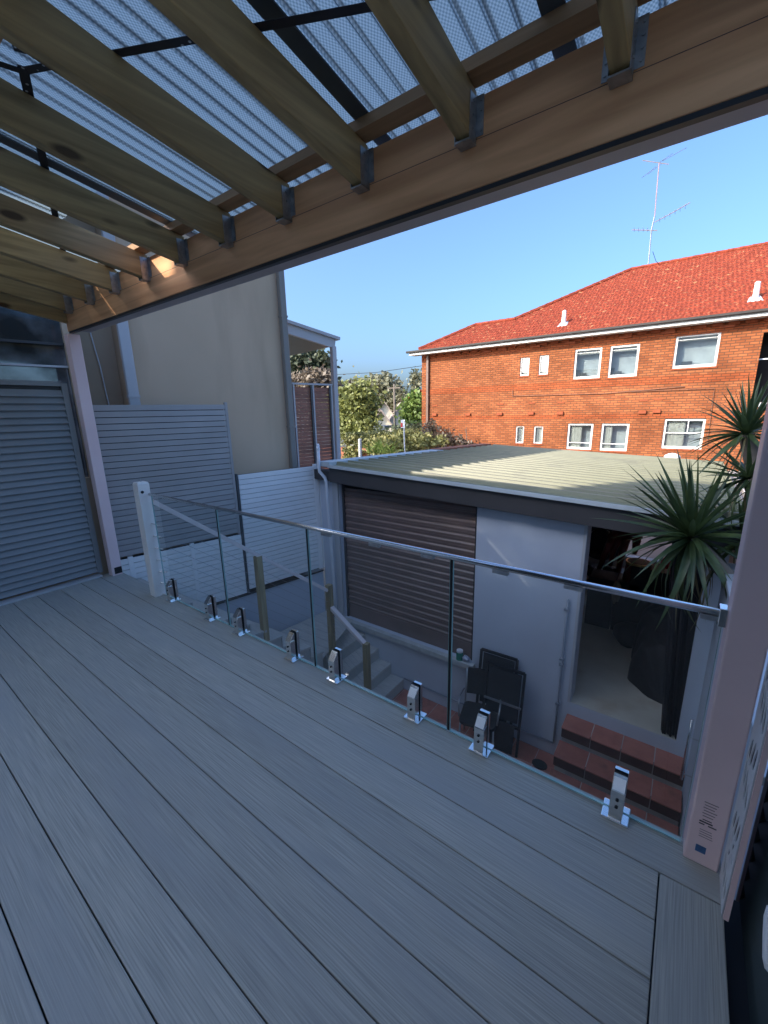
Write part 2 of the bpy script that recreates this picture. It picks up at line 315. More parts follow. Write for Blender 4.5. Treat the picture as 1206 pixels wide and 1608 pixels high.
# ================================================================== SETTING
GZ = -2.34
def quad(name, pts, mt, **k):
    o = MB().add(pts, [(0, 1, 2, 3)]).build(name, mt); return tag(o, **k)
quad('ground', [(-400, -60, GZ-.35), (400, -60, GZ-.35), (400, 600, GZ-.35), (-400, 600, GZ-.35)], asph_m, kind='structure')
# deck
deck = MB().box(-4.95, .29, -5.9, 1.665, -.26, -.03).build('deck', blk_m); tag(deck, kind='structure')
GAPY = [1.50-.1805*k for k in range(0, 42)]
g = .0045
def board(x0, x1, y0, y1, mt):
    cx, cy = (x0+x1)/2, (y0+y1)/2
    MB().box(x0-cx, x1-cx, y0-cy, y1-cy, -.025, 0).build('deck_board', mt, deck, (cx, cy, 0), bev=.003)
board(-4.93, .289, 1.50+g/2, 1.70, deck_m)
for i in range(len(GAPY)-1): board(-4.93, .105, GAPY[i+1]+g/2, GAPY[i]-g/2, deck_m)
board(.105+g, .289, -3.0, 1.50-g/2, deck_m2); board(.105+g, .289, -5.9, -3.0-g, deck_m2)
MB().box(-4.93, .289, 1.668, 1.694, -.30, -.027).build('fascia_board', deck_m, deck)
MB().box(-4.95, -4.86, -5.9, 1.52, .0015, .022).build('edge_trim', bpipe_m, deck)
# courtyard
cf = MB().box(-4.9, .38, 1.0, 4.415, GZ-.12, GZ-.003).build('courtyard_floor', grout_m); tag(cf, kind='structure')
tm = MB().box(-.1345, .1345, -.1345, .1345, -.016, 0).mesh('floor_tile', tile_m)
for i in range(13):
    for j in range(8):
        x = .245-.277*i; y = 4.275-.277*j
        put('floor_tile', tm, cf, (x, y, GZ+random.uniform(-.001, .001)))

# ================================================================== PERGOLA
pg = thing('timber_pergola', 'timber pergola over the deck with hung rafters, long beam and dotted clear roofing', 'pergola', (-4.85, 1.6, 0))
def rz_(y): return .15*(1.6-y)
MB().box(-4.80, .33, 1.60, 1.632, 2.43, 2.705).build('beam', beam_m, pg, bev=.004)
MB().box(-4.78, .329, 1.599, 1.6005, 2.579, 2.5805).build('lamination_line', ink_m, pg)
MB().box(-4.78, .33, 1.603, 1.631, 2.414, 2.4295).build('shadow_gap_strip', blk_m, pg)  # black strip stands in for the shadow gap under the beam
gm = MB().box(-4.72, .42, 1.634, 1.755, 2.432, 2.72)
gm.build('gutter', mat('gutter_grey', (.50, .44, .43), (.44, .39, .38), ns=3, rough=.5), pg, bev=.006)
rx = [-.29-.4808*k for k in range(10)]+[.19]
rl = 2.3
rb = MB().hexa([(-.0265, 0, 2.57), (.0265, 0, 2.57), (.0265, 0, 2.72), (-.0265, 0, 2.72)], [(-.0265, -rl, 2.57+.15*rl), (.0265, -rl, 2.57+.15*rl), (.0265, -rl, 2.72+.15*rl), (-.0265, -rl, 2.72+.15*rl)]).mesh('rafter', rafter_m)
# joist hanger: stirrup with side flanges and nail heads
hb = MB()
for s in (-1, 1):
    hb.box(s*.0280-.0012, s*.0280+.0012, -.055, -.001, 2.562, 2.70); hb.box(min(s*.024, s*.055), max(s*.024, s*.055), -.0035, -.0012, 2.585, 2.705)
    for z in (2.60, 2.63, 2.66, 2.69): hb.tube([(s*.046, -.0036, z), (s*.046, -.0075, z)], .0045, 6)
    for z in (2.60, 2.64, 2.68): hb.tube([(s*.0290, -.03, z), (s*.0330, -.03, z)], .004, 6)
hb.box(-.0292, .0292, -.055, -.001, 2.560, 2.5655)
hbm = hb.mesh('joist_hanger', gal_m)
for x in rx:
    put('rafter', rb, pg, (x, 1.598, 0), bev=.003)
    put('joist_hanger', hbm, pg, (x, 1.5995, 0))
for yb in (1.555, .60, -.35):
    MB().hexa([(-4.8, -.035, 0), (-4.8, .035, -.0105), (-4.8, .035, .028), (-4.8, -.035, .0385)], [(.35, -.035, 0), (.35, .035, -.0105), (.35, .035, .028), (.35, -.035, .0385)]).build('batten', batten_m, pg, (0, yb, 2.7285+rz_(yb)))
# sheets
def sheet(x0, x1, yf=1.76):
    nb = MB(); n = int((x1-x0)/.006); ys_ = [yf-.06, .6, -.65]
    for i in range(n+1):
        x = x0+(x1-x0)*i/n; h = -.012*max(0, math.cos(2*math.pi*x/.072))**12
        for y in ys_: nb.v.append((x, y, 2.779+rz_(y)+h))
    k = len(ys_)
    for i in range(n):
        for j in range(k-1): nb.f.append((i*k+j, (i+1)*k+j, (i+1)*k+j+1, i*k+j+1))
    nb.build('roof_sheet', poly_m, pg, smooth=True)
seams = [-2.68, -1.945, -1.21, -.475, .26, -3.415, -4.15]
xs_ = sorted(seams); lo = -4.83
for x in xs_+[.40]:
    sheet(lo, x, 1.24 if abs(x+2.68) < .01 else 1.76); lo = x+.004
for x in (-2.69, -1.195, -.475, .26):
    MB().hexa([(-.034, 0, 0), (.034, 0, 0), (.034, 0, .006), (-.034, 0, .006)], [(-.034, 2.39, -.3585), (.034, 2.39, -.3585), (.034, 2.39, -.3525), (-.034, 2.39, -.3525)]).build('lap_strip', dgrey_m, pg, (x, -.64, 2.762+rz_(-.64)))
def strap(a, b2):
    d = (Vector(b2)-Vector(a)); za = 2.7215+rz_(a[1]); zb = 2.7215+rz_(b2[1]); n = Vector((-d.y, d.x, 0)).normalized()*.016
    A = Vector((a[0], a[1], za)); B = Vector((b2[0], b2[1], zb))
    MB().hexa([A-n, A+n, A+n+Vector((0, 0, .0012)), A-n+Vector((0, 0, .0012))], [B-n, B+n, B+n+Vector((0, 0, .0012)), B-n+Vector((0, 0, .0012))]).build('strap', strap_m, pg)
strap((-4.7, 1.68-.02, 0), (-2.06, .70, 0)); strap((-2.10, .70, 0), (.3, 1.69, 0)); strap((-2.08, .72, 0), (-2.9, -.6, 0)); strap((-2.0, .68, 0), (.2, -.4, 0))
MB().hexa([(-4.80, 0, 2.50), (-4.76, 0, 2.50), (-4.76, 0, 2.72), (-4.80, 0, 2.72)], [(-4.80, -rl, 2.50+.15*rl), (-4.76, -rl, 2.50+.15*rl), (-4.76, -rl, 2.72+.15*rl), (-4.80, -rl, 2.72+.15*rl)]).build('end_rafter', rafter_m, pg, (0, 1.598, 0))
pl = MB().box(-.05, .05, -.05, .05, 0, 2.412).build('post', pink_m, pg, (-4.825, 1.635, 0), bev=.006)
bb = MB().box(-.0005, .004, -.035, .035, .02, .09)
for y in (-.02, .02):
    for z in (.035, .075): bb.tube([(.004, y, z), (.010, y, z)], .009, 8)
bb.build('base_bracket', blk_m, pl, (-4.774, 1.645, 0))
pr_ = MB().box(-.052, .052, -.05, .05, 0, 2.412).build('post', pink_m, pg, (.226, 1.665, 0), bev=.006)
# printed panel on the right post: rows of small print, two dark bars, a blue square
lp = MB()
for k in range(6): lp.box(-.022+.002*(k % 2), .018-.004*(k % 3), -.0004, 0, .295-.012*k, .2985-.012*k)
for k in range(4): lp.box(-.020, .014+.002*k, -.0004, 0, .175-.010*k, .1775-.010*k)
lp.build('small_print', ink2_m, pr_, (.226, 1.6145, -.02))
lb = MB().box(-.026, .012, -.0004, 0, .208, .214).box(-.018, .008, -.0004, 0, .219, .223).box(-.026, -.010, -.0004, 0, .198, .203).box(.000, .024, -.0004, 0, .198, .203)
lb.build('print_bar', ink_m, pr_, (.226, 1.6145, -.02))
MB().box(-.022, .008, -.0006, 0, .075, .105).build('blue_sticker', label_m, pr_, (.226, 1.6145, -.02))
# laser-cut strip of leaf shapes beside the post
def spline(cu, pts):
    s = cu.splines.new('POLY'); s.points.add(len(pts)-1); s.use_cyclic_u = True
    for p, q in zip(s.points, pts): p.co = (q[0], q[1], 0, 1)
cu = bpy.data.curves.new('leaf', 'CURVE'); cu.dimensions = '2D'; cu.fill_mode = 'BOTH'; cu.extrude = .0015
spline(cu, [(-.075, 0), (.075, 0), (.075, 2.40), (-.075, 2.40)])
rr = random.Random(3); zc = .05; side = 1
def slot(px, pz, ang, ln, wd):
    c, s = math.cos(ang), math.sin(ang); P = []
    for t in range(10):
        a = 2*math.pi*t/10; u = math.cos(a)*ln/2; v2 = math.sin(a)*wd/2*(1-.35*math.cos(a))
        P.append((px+u*c-v2*s, pz+u*s+v2*c))
    if all(abs(p[0]) < .070 for p in P): spline(cu, P)
while zc < 2.28:
    for k in range(3):
        slot(-.040+.040*k, zc+.012*k*side+.022, 1.57-side*.22, .108-.016*abs(k-1), .026)
    zc += .142; side = -side
    if rr.random() < .3:
        for k in range(6): slot(.038*math.cos(k*1.05), zc+.01+.038*math.sin(k*1.05), k*1.05, .046, .016)
        zc += .10
co = bpy.data.objects.new('tmp', cu); COL.objects.link(co)
dg = bpy.context.evaluated_depsgraph_get(); me = bpy.data.meshes.new_from_object(co.evaluated_get(dg)); bpy.data.objects.remove(co)
me.materials.clear(); me.materials.append(mat('white_laser_cut_panel', (.72, .74, .76), (.66, .68, .7), ns=5, rough=.45))
st = bpy.data.objects.new('cutout_trim', me); COL.objects.link(st); st.parent = pg
st.matrix_local = Matrix.Translation(Vector((.2835, 1.535, .0))-Vector((-4.85, 1.6, 0))) @ Matrix(((0, 0, 1, 0), (1, 0, 0, 0), (0, 1, 0, 0), (0, 0, 0, 1)))
st['label'] = 'white strip with cut-out leaf shapes'
MB().box(.2855, .300, 1.452, 1.46, 0, 2.4).build('trim_edge', pink_m, pg)
MB().box(.2875, .2885, 1.4605, 1.612, 0, 2.4).build('trim_backing', blk_m, pg)

MB().box(.2925, .346, -5.9, 1.60, -.45, -.06).build('dark_gap_fill', blk_m, deck)  # black box stands in for the shade in the gap beside the deck
# ================================================================== GLASS BALUSTRADE
gb = thing('glass_balustrade', 'frameless glass balustrade with steel spigots and a slim steel handrail along the deck edge', 'balustrade', (-1.8, 1.67, 0))
ed = [-3.80, -2.80, -2.785, -1.83, -1.815, -.845, -.830, .165]
for i in range(4):
    a, b2 = ed[2*i], ed[2*i+1]
    p = MB().add([(a, 1.670, .012), (b2, 1.670, .012), (b2, 1.670, .962), (a, 1.670, .962)], [(0, 1, 2, 3)]).build('glass_panel', glass_m, gb)
    e = MB().box(a, b2, 1.665, 1.675, .006, .0118)
    e.box(a, a+.0015, 1.665, 1.675, .012, .962); e.box(b2-.0015, b2, 1.665, 1.675, .012, .962); e.build('polished_edge', gedge_m, p)
for x in (-.8375, -1.8225, -2.7925):
    MB().box(x-.006, x+.006, 1.6655, 1.6745, .012, .962).build('joint_seal', blk_m if x < -1 else rubber_m, gb)
hr = MB().tube([(-3.83, 1.67, .975), (.178, 1.67, .975)], .0135, 12).build('handrail', steel2_m, gb, smooth=True)
for x in (-1.66, -1.30, -.97, -.60, -.30, .14): MB().box(x-.035, x+.035, 1.658, 1.682, .945, .9635).build('rail_clip', gal_m, gb, bev=.002)
MB().box(.150, .174, 1.645, 1.695, .935, 1.0).build('end_bracket', steel_m, gb, bev=.003)
spm = MB().box(-.025, .025, -.052, -.008, .010, .15)
spm.hexa([(-.025, -.052, .15), (.025, -.052, .15), (.025, -.008, .15), (-.025, -.008, .15)], [(-.025, -.020, .19), (.025, -.020, .19), (.025, -.008, .20), (-.025, -.008, .20)])
spm.box(-.025, .025, .008, .030, .010, .20)
spme = spm.mesh('spigot', steel_m)
plm = MB().box(-.05, .05, -.06, .04, .0, .011).mesh('base_plate', steel_m)
sbm = MB().tube([(0, -.052, .075), (0, -.056, .075)], .006, 10).mesh('grub_screw', blk_m)
gsm = MB().box(-.024, .024, -.0079, -.0055, .012, .203).box(-.024, .024, .0055, .0079, .012, .203).mesh('rubber_gasket', rubber_m)
for x in (-3.66, -3.03, -2.63, -2.03, -1.63, -1.04, -.65, -.055):
    s = put('spigot', spme, gb, (x, 1.67, 0), bev=.003)
    put('base_plate', plm, s, (x, 1.67, 0), bev=.004); put('grub_screw', sbm, s, (x, 1.67, 0)); put('grub_screw', sbm, s, (x, 1.67, .035)); put('rubber_gasket', gsm, s, (x, 1.67, 0))

wp = MB().box(-.05, .05, -.05, .05, 0, 1.07)
wp.hexa([(-.05, -.05, 1.07), (.05, -.05, 1.07), (.05, .05, 1.07), (-.05, .05, 1.07)], [(-.042, -.042, 1.085), (.042, -.042, 1.085), (.042, .042, 1.085), (-.042, .042, 1.085)])
o = wp.build('newel_post', whitep_m, None, (-3.90, 1.64, 0), bev=.004); tag(o, 'white painted square newel post at the top of the stairs', 'post')
MB().tube([(0, 0, 1.08), (.004, 0, 1.115)], .003, 6).build('screw', gal_m, o, (-3.89, 1.64, 0))
MB().tube([(.05, -.02, 1.0), (.056, -.02, 1.0)], .013, 10).build('rail_flange', blk_m, o, (-3.90, 1.64, 0))

# ================================================================== STAIRS
stt = thing('staircase', 'grey composite staircase dropping from the deck to a landing and turning down to the courtyard', 'stairs', (-4.3, 1.75, 0))
tread_m = mat('stair_composite', (.55, .53, .48), (.43, .41, .37), (6, 60, 60), 1, .65, bump=.3, bd=.002, var=.05)
riser_m = mat('stair_riser', (.46, .46, .43), (.40, .40, .37), ns=4, rough=.65)
def skx(x0, Y): return x0+SK*(Y-1.66)
def flight1(i, y0, y1, z):
    a0, a1 = skx(-4.93, y0), skx(-4.93, y1); b0, b1 = skx(-3.83, y0), skx(-3.83, y1)
    MB().hexa([(a0, y0, z-.03), (b0, y0, z-.03), (b1, y1, z-.03), (a1, y1, z-.03)], [(a0, y0, z), (b0, y0, z), (b1, y1, z), (a1, y1, z)]).build('tread', tread_m, stt, bev=.004)
    return
G1 = .182
for i in range(1, 10):
    y0 = 1.70+G1*(i-1); y1 = y0+G1+.012; z = -.15*i
    flight1(i, y0, y1, z)
    a0, b0 = skx(-4.92, y0+.001), skx(-3.835, y0+.001)
    MB().hexa([(a0, y0+.002, z+.0), (b0, y0+.002, z+.0), (b0, y0+.014, z+.0), (a0, y0+.014, z+.0)], [(a0, y0+.002, z+.119), (b0, y0+.002, z+.119), (b0, y0+.014, z+.119), (a0, y0+.014, z+.119)]).build('riser', riser_m, stt)
# sawtooth side string of flight 1
prof = []
for i in range(1, 10):
    y0 = 1.70+G1*(i-1); prof += [(y0, -.15*i-.031), (y0+G1, -.15*i-.031)]
prof += [(3.34, -2.3), (2.6, -2.0), (1.70, -.9)]
MB().prism(prof, lambda y, z: (skx(-3.845, y), y, z), lambda y, z: (skx(-3.87, y), y, z)).build('side_string', riser_m, stt)
yl = 1.70+G1*9
MB().hexa([(skx(-4.93, yl), yl, -1.53), (-3.90, yl, -1.53), (-3.90, 4.41, -1.53), (-4.46, 4.41, -1.53)], [(skx(-4.93, yl), yl, -1.5), (-3.53, yl, -1.5), (-3.90, 4.41, -1.5), (-4.46, 4.41, -1.5)]).build('landing', tread_m, stt)
xs2 = [(-3.91, -3.535), (-3.66, -3.66), (-3.41, -3.41), (-3.18, -3.18), (-2.955, -2.955)]
zs2 = [-1.5, -1.667, -1.833, -2.0, -2.17]
YN = 3.56
for j in range(1, 5):
    xa = [-3.90, -3.66, -3.41, -3.18][j-1]-.012; xb = [-3.66, -3.41, -3.18, -2.955][j-1]; z = zs2[j]
    MB().box(xa, xb, YN, 4.41, z-.03, z).build('tread', tread_m, stt, bev=.004)
    MB().box(xa-.002, xa+.010, YN+.003, 4.408, z, zs2[j-1]-.031).build('riser', riser_m, stt)
MB().box(-2.972, -2.960, YN+.003, 4.408, GZ, -2.201).build('riser', riser_m, stt)
pf2 = [(-3.55, -1.531), (-3.66, -1.531), (-3.66, -1.698), (-3.41, -1.698), (-3.41, -1.864), (-3.18, -1.864), (-3.18, -2.031), (-2.957, -2.031), (-2.957, GZ), (-3.55, GZ)]
pf2 = [(-3.88, -1.531), (-3.672, -1.531), (-3.672, -1.698), (-3.422, -1.698), (-3.422, -1.864), (-3.192, -1.864), (-3.192, -2.031), (-2.975, -2.031), (-2.975, GZ+.001), (-3.88, GZ+.001)]
MB().prism(pf2, lambda x, z: (x, YN+.004, z), lambda x, z: (x, YN+.028, z)).build('side_string', riser_m, stt)

sr = thing('stair_railing', 'stair handrail of pinkish primed timber on green pine posts with thin wire strands', 'railing', (-3.6, 2.6, -1))
c1 = (skx(-3.87, 2.62), 2.62); c2 = (-3.50, 3.52); c3 = (-2.93, 3.54)
MB().box(-.035, .035, -.035, .035, -1.16, .135).build('post', postw_m, sr, (c1[0], c1[1], 0), bev=.003)
MB().box(-.035, .035, -.035, .035, -1.50, -.49).build('post', postw_m, sr, (c2[0], c2[1], 0), bev=.003)
MB().box(-.035, .035, -.035, .035, GZ, -1.14).build('post', postw_m, sr, (c3[0], c3[1], 0), bev=.003)
MB().bar((skx(-3.87, 1.70), 1.70, .90), (c2[0]-.015, c2[1]-.03, -.56), .065, .042).build('handrail', pinkrail_m, sr, bev=.004)
MB().bar((c2[0]+.02, c2[1], -.80), (c3[0]-.01, c3[1], -1.17), .065, .042).build('handrail', pinkrail_m, sr, bev=.004)
for k in range(1, 8):
    dz = -.045-.115*k
    MB().tube([(skx(-3.87, 1.69), 1.69, .90+dz), (c2[0], c2[1]-.03, -.56+dz)], .0016, 5).build('wire', chrome_m, sr)
    if k < 7: MB().tube([(c2[0]+.03, c2[1], -.78+dz), (c3[0]-.02, c3[1], -1.15+dz)], .0016, 5).build('wire', chrome_m, sr)
for k in range(1, 8):
    MB().tube([(c2[0]+.036, c2[1], -.80-.115*k), (c2[0]+.07, c2[1], -.81-.115*k)], .006, 6).build('wire_fitting', steel_m, sr)
    MB().tube([(-3.849, 1.655, .82-.115*k), (-3.80, 1.70, .80-.115*k)], .006, 6).build('wire_fitting', steel_m, sr)

# ================================================================== LOUVRE SCREENS
def louvre(name, label, x, y0, y1, z0, z1, sgn, mt, pitch=.062, tilt=.052):
    t = thing(name, label, 'screen', (x, (y0+y1)/2, z0))
    MB().box(x-.028, x+.028, y1, y1+.05, z0, z1+.03).build('frame_post', mt, t, bev=.003)
    MB().box(x-.028, x+.028, y0-.05, y0, z0, z1+.03).build('frame_post', mt, t, bev=.003)
    MB().box(x-.026, x+.026, y0, y1, z1, z1+.045).build('top_rail', mt, t, bev=.003)
    MB().box(x-.006, x-.004, y0, y1, z0, z1).build('backing', blk_m, t)
    d = .5*(y1-y0)
    prof = [(sgn*.026, -.032), (sgn*.029, -.026), (-sgn*.0, .034), (-sgn*.003, .032)]
    me = MB().prism(prof, lambda a, b_: (a, -d, b_), lambda a, b_: (a, d, b_)).mesh('louvre_blade', mt)
    n = int((z1-z0-.03)/pitch)
    for k in range(n): put('louvre_blade', me, t, (x+sgn*.0, (y0+y1)/2, z0+.045+pitch*k))
    return t
louvre('louvre_screen', 'blue grey horizontal louvre screen on the left side of the deck', -4.94, -1.6, 1.50, .035, 1.945, 1, louv_m)
rs = louvre('louvre_screen', 'dark green grey louvre screen along the right side of the deck', .375, -1.6, 1.61, -.25, 1.95, -1, mat('dark_teal_powdercoat', (.035, .05, .052), (.03, .042, .045), ns=3, rough=.45), .085)
o = thing('door_pull', 'pale grey rounded pull handle on the dark screen at the right edge', 'handle', (.33, 1.22, .25))
MB().tube([(.350, 1.285, .315), (.338, 1.28, .312), (.334, 1.265, .295), (.334, 1.235, .262), (.334, 1.20, .235), (.338, 1.19, .222), (.350, 1.185, .218)], .010, 10).build('grip', pvc_m, o, smooth=True)

# ================================================================== BOUNDARY FENCES
def skfence(name, label, la, lb, z0, z1, mt, pitch, gap, posts, group=None, cap=False):
    """lengths along the skewed boundary, measured from its corner at the garage"""
    t = thing(name, label, 'fence', (-4.45, 4.4, 0), RSK, group)
    me = MB().box(-.012, .012, -(lb-la)/2, (lb-la)/2, -(pitch-gap)/2, (pitch-gap)/2).mesh('slat', mt)
    n = int(round((z1-z0)/pitch))
    for k in range(n): put('slat', me, t, (0, (la+lb)/2, z0+pitch*(k+.5)), bev=.002)
    for (l, w_, za, zb, m2) in posts: MB().box(-.022, .016 if w_ > .03 else .014, -w_/2, w_/2, za, zb).build('post', m2, t, (0, l, 0), bev=.003)
    MB().box(-.028, -.0185, la+.01, lb-.01, z0, z1).build('backing', blk_m, t)
    return t
skfence('slat_fence', 'tall slate grey horizontal slat fence between the pink post and the pale fence', -2.70, -1.335, .12, 1.765, slatg_m, .0663, .007, [(-1.318, .035, .1, 1.80, slatg_m), (-1.275, .028, -.78, .9, dgrey_m)])
skfence('pale_slat_fence', 'pale blue white slat fence beside the garage corner', -1.255, -.10, -.72, .885, slatw_m, .0669, .006, [(-.065, .07, -.74, .91, slatw_m), (-.005, .03, -.74, .9, slatw_m)])
lw = skfence('low_slat_fence', 'low pale slat fence under the grey slat fence behind the stair top', -2.70, -1.30, -.76, .10, slatw_m, .0655, .006, [(-1.93, .05, -.76, .11, slatw_m), (-2.6, .05, -.76, .11, slatw_m)])
t = thing('retaining_wall', 'blue grey masonry retaining wall below the pale slat fences', 'wall', (-4.45, 4.4, 0), RSK)
MB().box(-.16, .0, -2.9, -.03, GZ, -.79).build('wall_body', bluewall_m, t)
MB().box(-.16, .028, -2.9, -.03, -.789, -.765).build('capping', blk_m, t)

# ================================================================== TAN BUILDING (skewed with the boundary)
tb = thing('apartment_wall', 'beige rendered neighbouring building towering behind the grey slat fences', 'building', (-4.8, 4.4, 0), RSK)
TT = 4.05; le = -.13; l1 = -2.22
MB().box(-4, 0, l1, le, GZ, TT).build('wall', tan_m, tb)
MB().box(-4, -.30, -2.64, l1-.002, GZ, TT).build('recessed_wall', tanshade_m, tb)
mb = MB(); 
wall_holes(mb, -9, -2.642, GZ, TT, 0, [(-3.30, -2.72, 1.0, 2.99)], .12)
fr = MB().add([(-p[1], p[0], p[2]) if False else (-p[1], p[0], p[2]) for p in mb.v], mb.f)
fr.build('wall', tan_m, tb)
MB().box(-4, -.2, -9, -3.31, GZ, TT-.1).build('wall_core', tanshade_m, tb)
wn = MB().add([(-.10, -3.30, 1.0), (-.10, -2.72, 1.0), (-.10, -2.72, 2.99), (-.10, -3.30, 2.99)], [(0, 1, 2, 3)]).build('window', dpane_m, tb)
MB().box(-.10, -.06, -3.30, -2.72, 2.385, 2.41).build('glazing_bar', dgrey_m, wn)
MB().box(-.10, -.06, -3.30, -2.72, 2.165, 2.185).build('glazing_bar', pvc_m, wn)
MB().box(-.10, -.05, -3.32, -3.285, 1.0, 2.99).build('window_frame', dgrey_m, wn)
MB().box(.012, .085, -2.235, -2.125, 1.0, TT).build('downpipe', bpipe_m, tb, bev=.01)
MB().box(.010, .090, -2.240, -2.120, 1.86, 1.89).build('pipe_clamp', bpipe_m, tb)
MB().box(.012, .10, -.235, -.145, -.9, TT).build('downpipe', dpipe_m, tb, bev=.012)
MB().box(.010, .104, -.24, -.14, 1.45, 1.475).build('pipe_clamp', dpipe_m, tb)
MB().box(.010, .104, -.24, -.14, 2.95, 2.975).build('pipe_clamp', dpipe_m, tb)
MB().tube([(-.27, -2.50, 3.4), (-.275, -2.44, 2.6), (-.268, -2.40, 2.2), (-.275, -2.385, 1.9), (-.26, -2.37, 1.6)], .007, 6).build('white_cable', pvc_m, tb)
MB().box(-.29, -.23, -2.63, -2.60, GZ, TT).build('corner_pipe', dgrey_m, tb)
MB().box(-9, .14, -9, .02, TT+.002, TT+.16).build('roof_edge', dgrey_m, tb)

# neighbour's screened verandah
nv = thing('slatted_verandah', 'grey steel verandah with brown slat screen beyond the beige building', 'pergola', (-5.6, 5.4, 0))
PL0 = Vector((-5.69, 5.0, 0)); dr = Vector((SK, 1, 0)).normalized()
def pv(l, z, off=0): return PL0+dr*l+Vector((dr.y, -dr.x, 0))*off+Vector((0, 0, z))
def vbar(a, b2, w_, h_, nm, mt): return MB().bar(a, b2, w_, h_).build(nm, mt, nv)
MB().bar(pv(-.9, 3.20), pv(1.02, 2.88), .06, .17).build('roof_beam', bpipe_m, nv)
MB().bar(pv(-.9, 3.29, .02), pv(1.10, 2.965, .02), .12, .05).build('gutter', bpipe_m, nv)
MB().hexa([pv(-.9, 3.12, -.04), pv(.98, 2.83, -.04), pv(.98, 2.83, -2.4), pv(-.9, 3.12, -2.4)], [pv(-.9, 3.15, -.04), pv(.98, 2.86, -.04), pv(.98, 2.86, -2.4), pv(-.9, 3.15, -2.4)]).build('roof_panel', dgrey_m, nv)
def upr(l, z0, z1, w_=.05, mt=bpipe_m, nm='post', off=0):
    a = pv(l, z0, off); MB().bar(a, a+Vector((0, 0, z1-z0)), w_, w_, up=dr).build(nm, mt, nv)
upr(.985, .2, 2.83, .085); upr(.90, .2, 2.14, .03); upr(.50, .2, 2.14, .03); upr(.10, .2, 2.14, .03); upr(-.35, .2, 2.14, .03)
upr(.865, .2, 2.14, .025, dgrey_m, 'inner_post'); upr(.46, .2, 2.14, .025, dgrey_m, 'inner_post'); upr(.06, .2, 2.14, .025, dgrey_m, 'inner_post')
MB().bar(pv(-.6, 2.155), pv(.92, 2.155), .045, .03).build('top_rail', bpipe_m, nv)
sm = MB().bar(-dr*.74, dr*.74, .012, .0615).mesh('slat', brown_m)
for k in range(29): put('slat', sm, nv, pv(.15, .25+.065*k, -.03))

# ================================================================== GARAGE
ga = thing('garage', 'blue grey garage with brown roller shutter and ribbed metal roof across the courtyard', 'garage', (-2, 4.4, GZ))
RS = .042
def rz2(x): return .925-RS*(x+4.08)
mb = MB()
wall_holes(mb, -4.46, .40, GZ, .70, 4.42, [(-4.065, -1.905, -1.51, .70), (-.715, .262, -1.566, .70)], .22)
mb.box(-4.462, .402, 4.4165, 4.4195, GZ, GZ+.145)
mb.build('front_wall', bluewall_m, ga)
wall_holes(MB(), -4.4, .7, GZ, .64, 8.3, [(-.95, .45, -1.0, .45)], .15, True).build('rear_wall', inner_m, ga)
MB().box(-4.46, -4.30, 4.645, 8.3, GZ, .70).build('side_wall', inner_m, ga)
MB().box(.60, .75, 4.645, 8.3, GZ, .64).build('side_wall', inner_m, ga)
MB().box(-4.3, .6, 4.426, 8.3, GZ, -1.56).build('floor_slab', conc_m, ga)
MB().box(-.713, .260, 4.4175, 4.4185, -1.64, -1.562).build('slab_edge', bluewall_m, ga)
def slope(mb, x0, x1, y0, y1, d0, d1):
    return mb.hexa([(x0, y0, rz2(x0)+d0), (x1, y0, rz2(x1)+d0), (x1, y1, rz2(x1)+d0), (x0, y1, rz2(x0)+d0)], [(x0, y0, rz2(x0)+d1), (x1, y0, rz2(x1)+d1), (x1, y1, rz2(x1)+d1), (x0, y1, rz2(x0)+d1)])
slope(MB(), -4.10, .46, 4.25, 4.413, -.245, -.018).build('fascia_beam', fascia_m, ga, bev=.005)
slope(MB(), -4.3, .60, 4.65, 8.3, -.20, -.16).build('ceiling', inner_m, ga)
slope(MB(), -4.46, -4.10, 4.30, 4.414, -.245, -.10).build('fascia_return', fascia_m, ga)
# ribbed roof: ribs run across, pans between; left edge follows the skewed boundary
prof = []; y = 4.22
while y < 8.35:
    prof += [(y, 0), (y+.135, 0), (y+.150, .045), (y+.182, .045), (y+.198, 0)]; y += .20
rf = MB()
def xl(y): return -4.08+(y-4.25)*.185
for (y, h) in prof:
    rf.v.append((xl(y), y, rz2(xl(y))+h)); rf.v.append((.47, y, rz2(.47)+h))
for i in range(len(prof)-1): rf.f.append((2*i, 2*i+1, 2*i+3, 2*i+2))
rf.build('roof_sheet', roofm_m, ga)
slope(MB(), -4.085, .47, 4.205, 4.218, -.03, .012).build('front_trim', flash_m, ga)
def edge(y0, y1, o0, o1, z0, z1, nm, mt):
    P = lambda o_, y_, z_: (xl(y_)+o_, y_, rz2(xl(y_))+z_)
    MB().hexa([P(o0, y0, z0), P(o1, y0, z0), P(o1, y1, z0), P(o0, y1, z0)], [P(o0, y0, z1), P(o1, y0, z1), P(o1, y1, z1), P(o0, y1, z1)]).build(nm, mt, ga)
edge(4.23, 6.75, -.24, .01, -.02, .045, 'side_flashing', flash_m)
edge(6.752, 8.36, -.26, -.02, -.3, .062, 'brick_coping', parapet_m)
t = thing('courtyard_wall', 'sunlit pinkish rendered wall seen through the rear opening of the garage', 'wall', (-.3, 10.4, GZ))
MB().box(-3.4, .6, 10.3, 10.5, GZ, .3).build('wall_body', pinkwall_m, t)
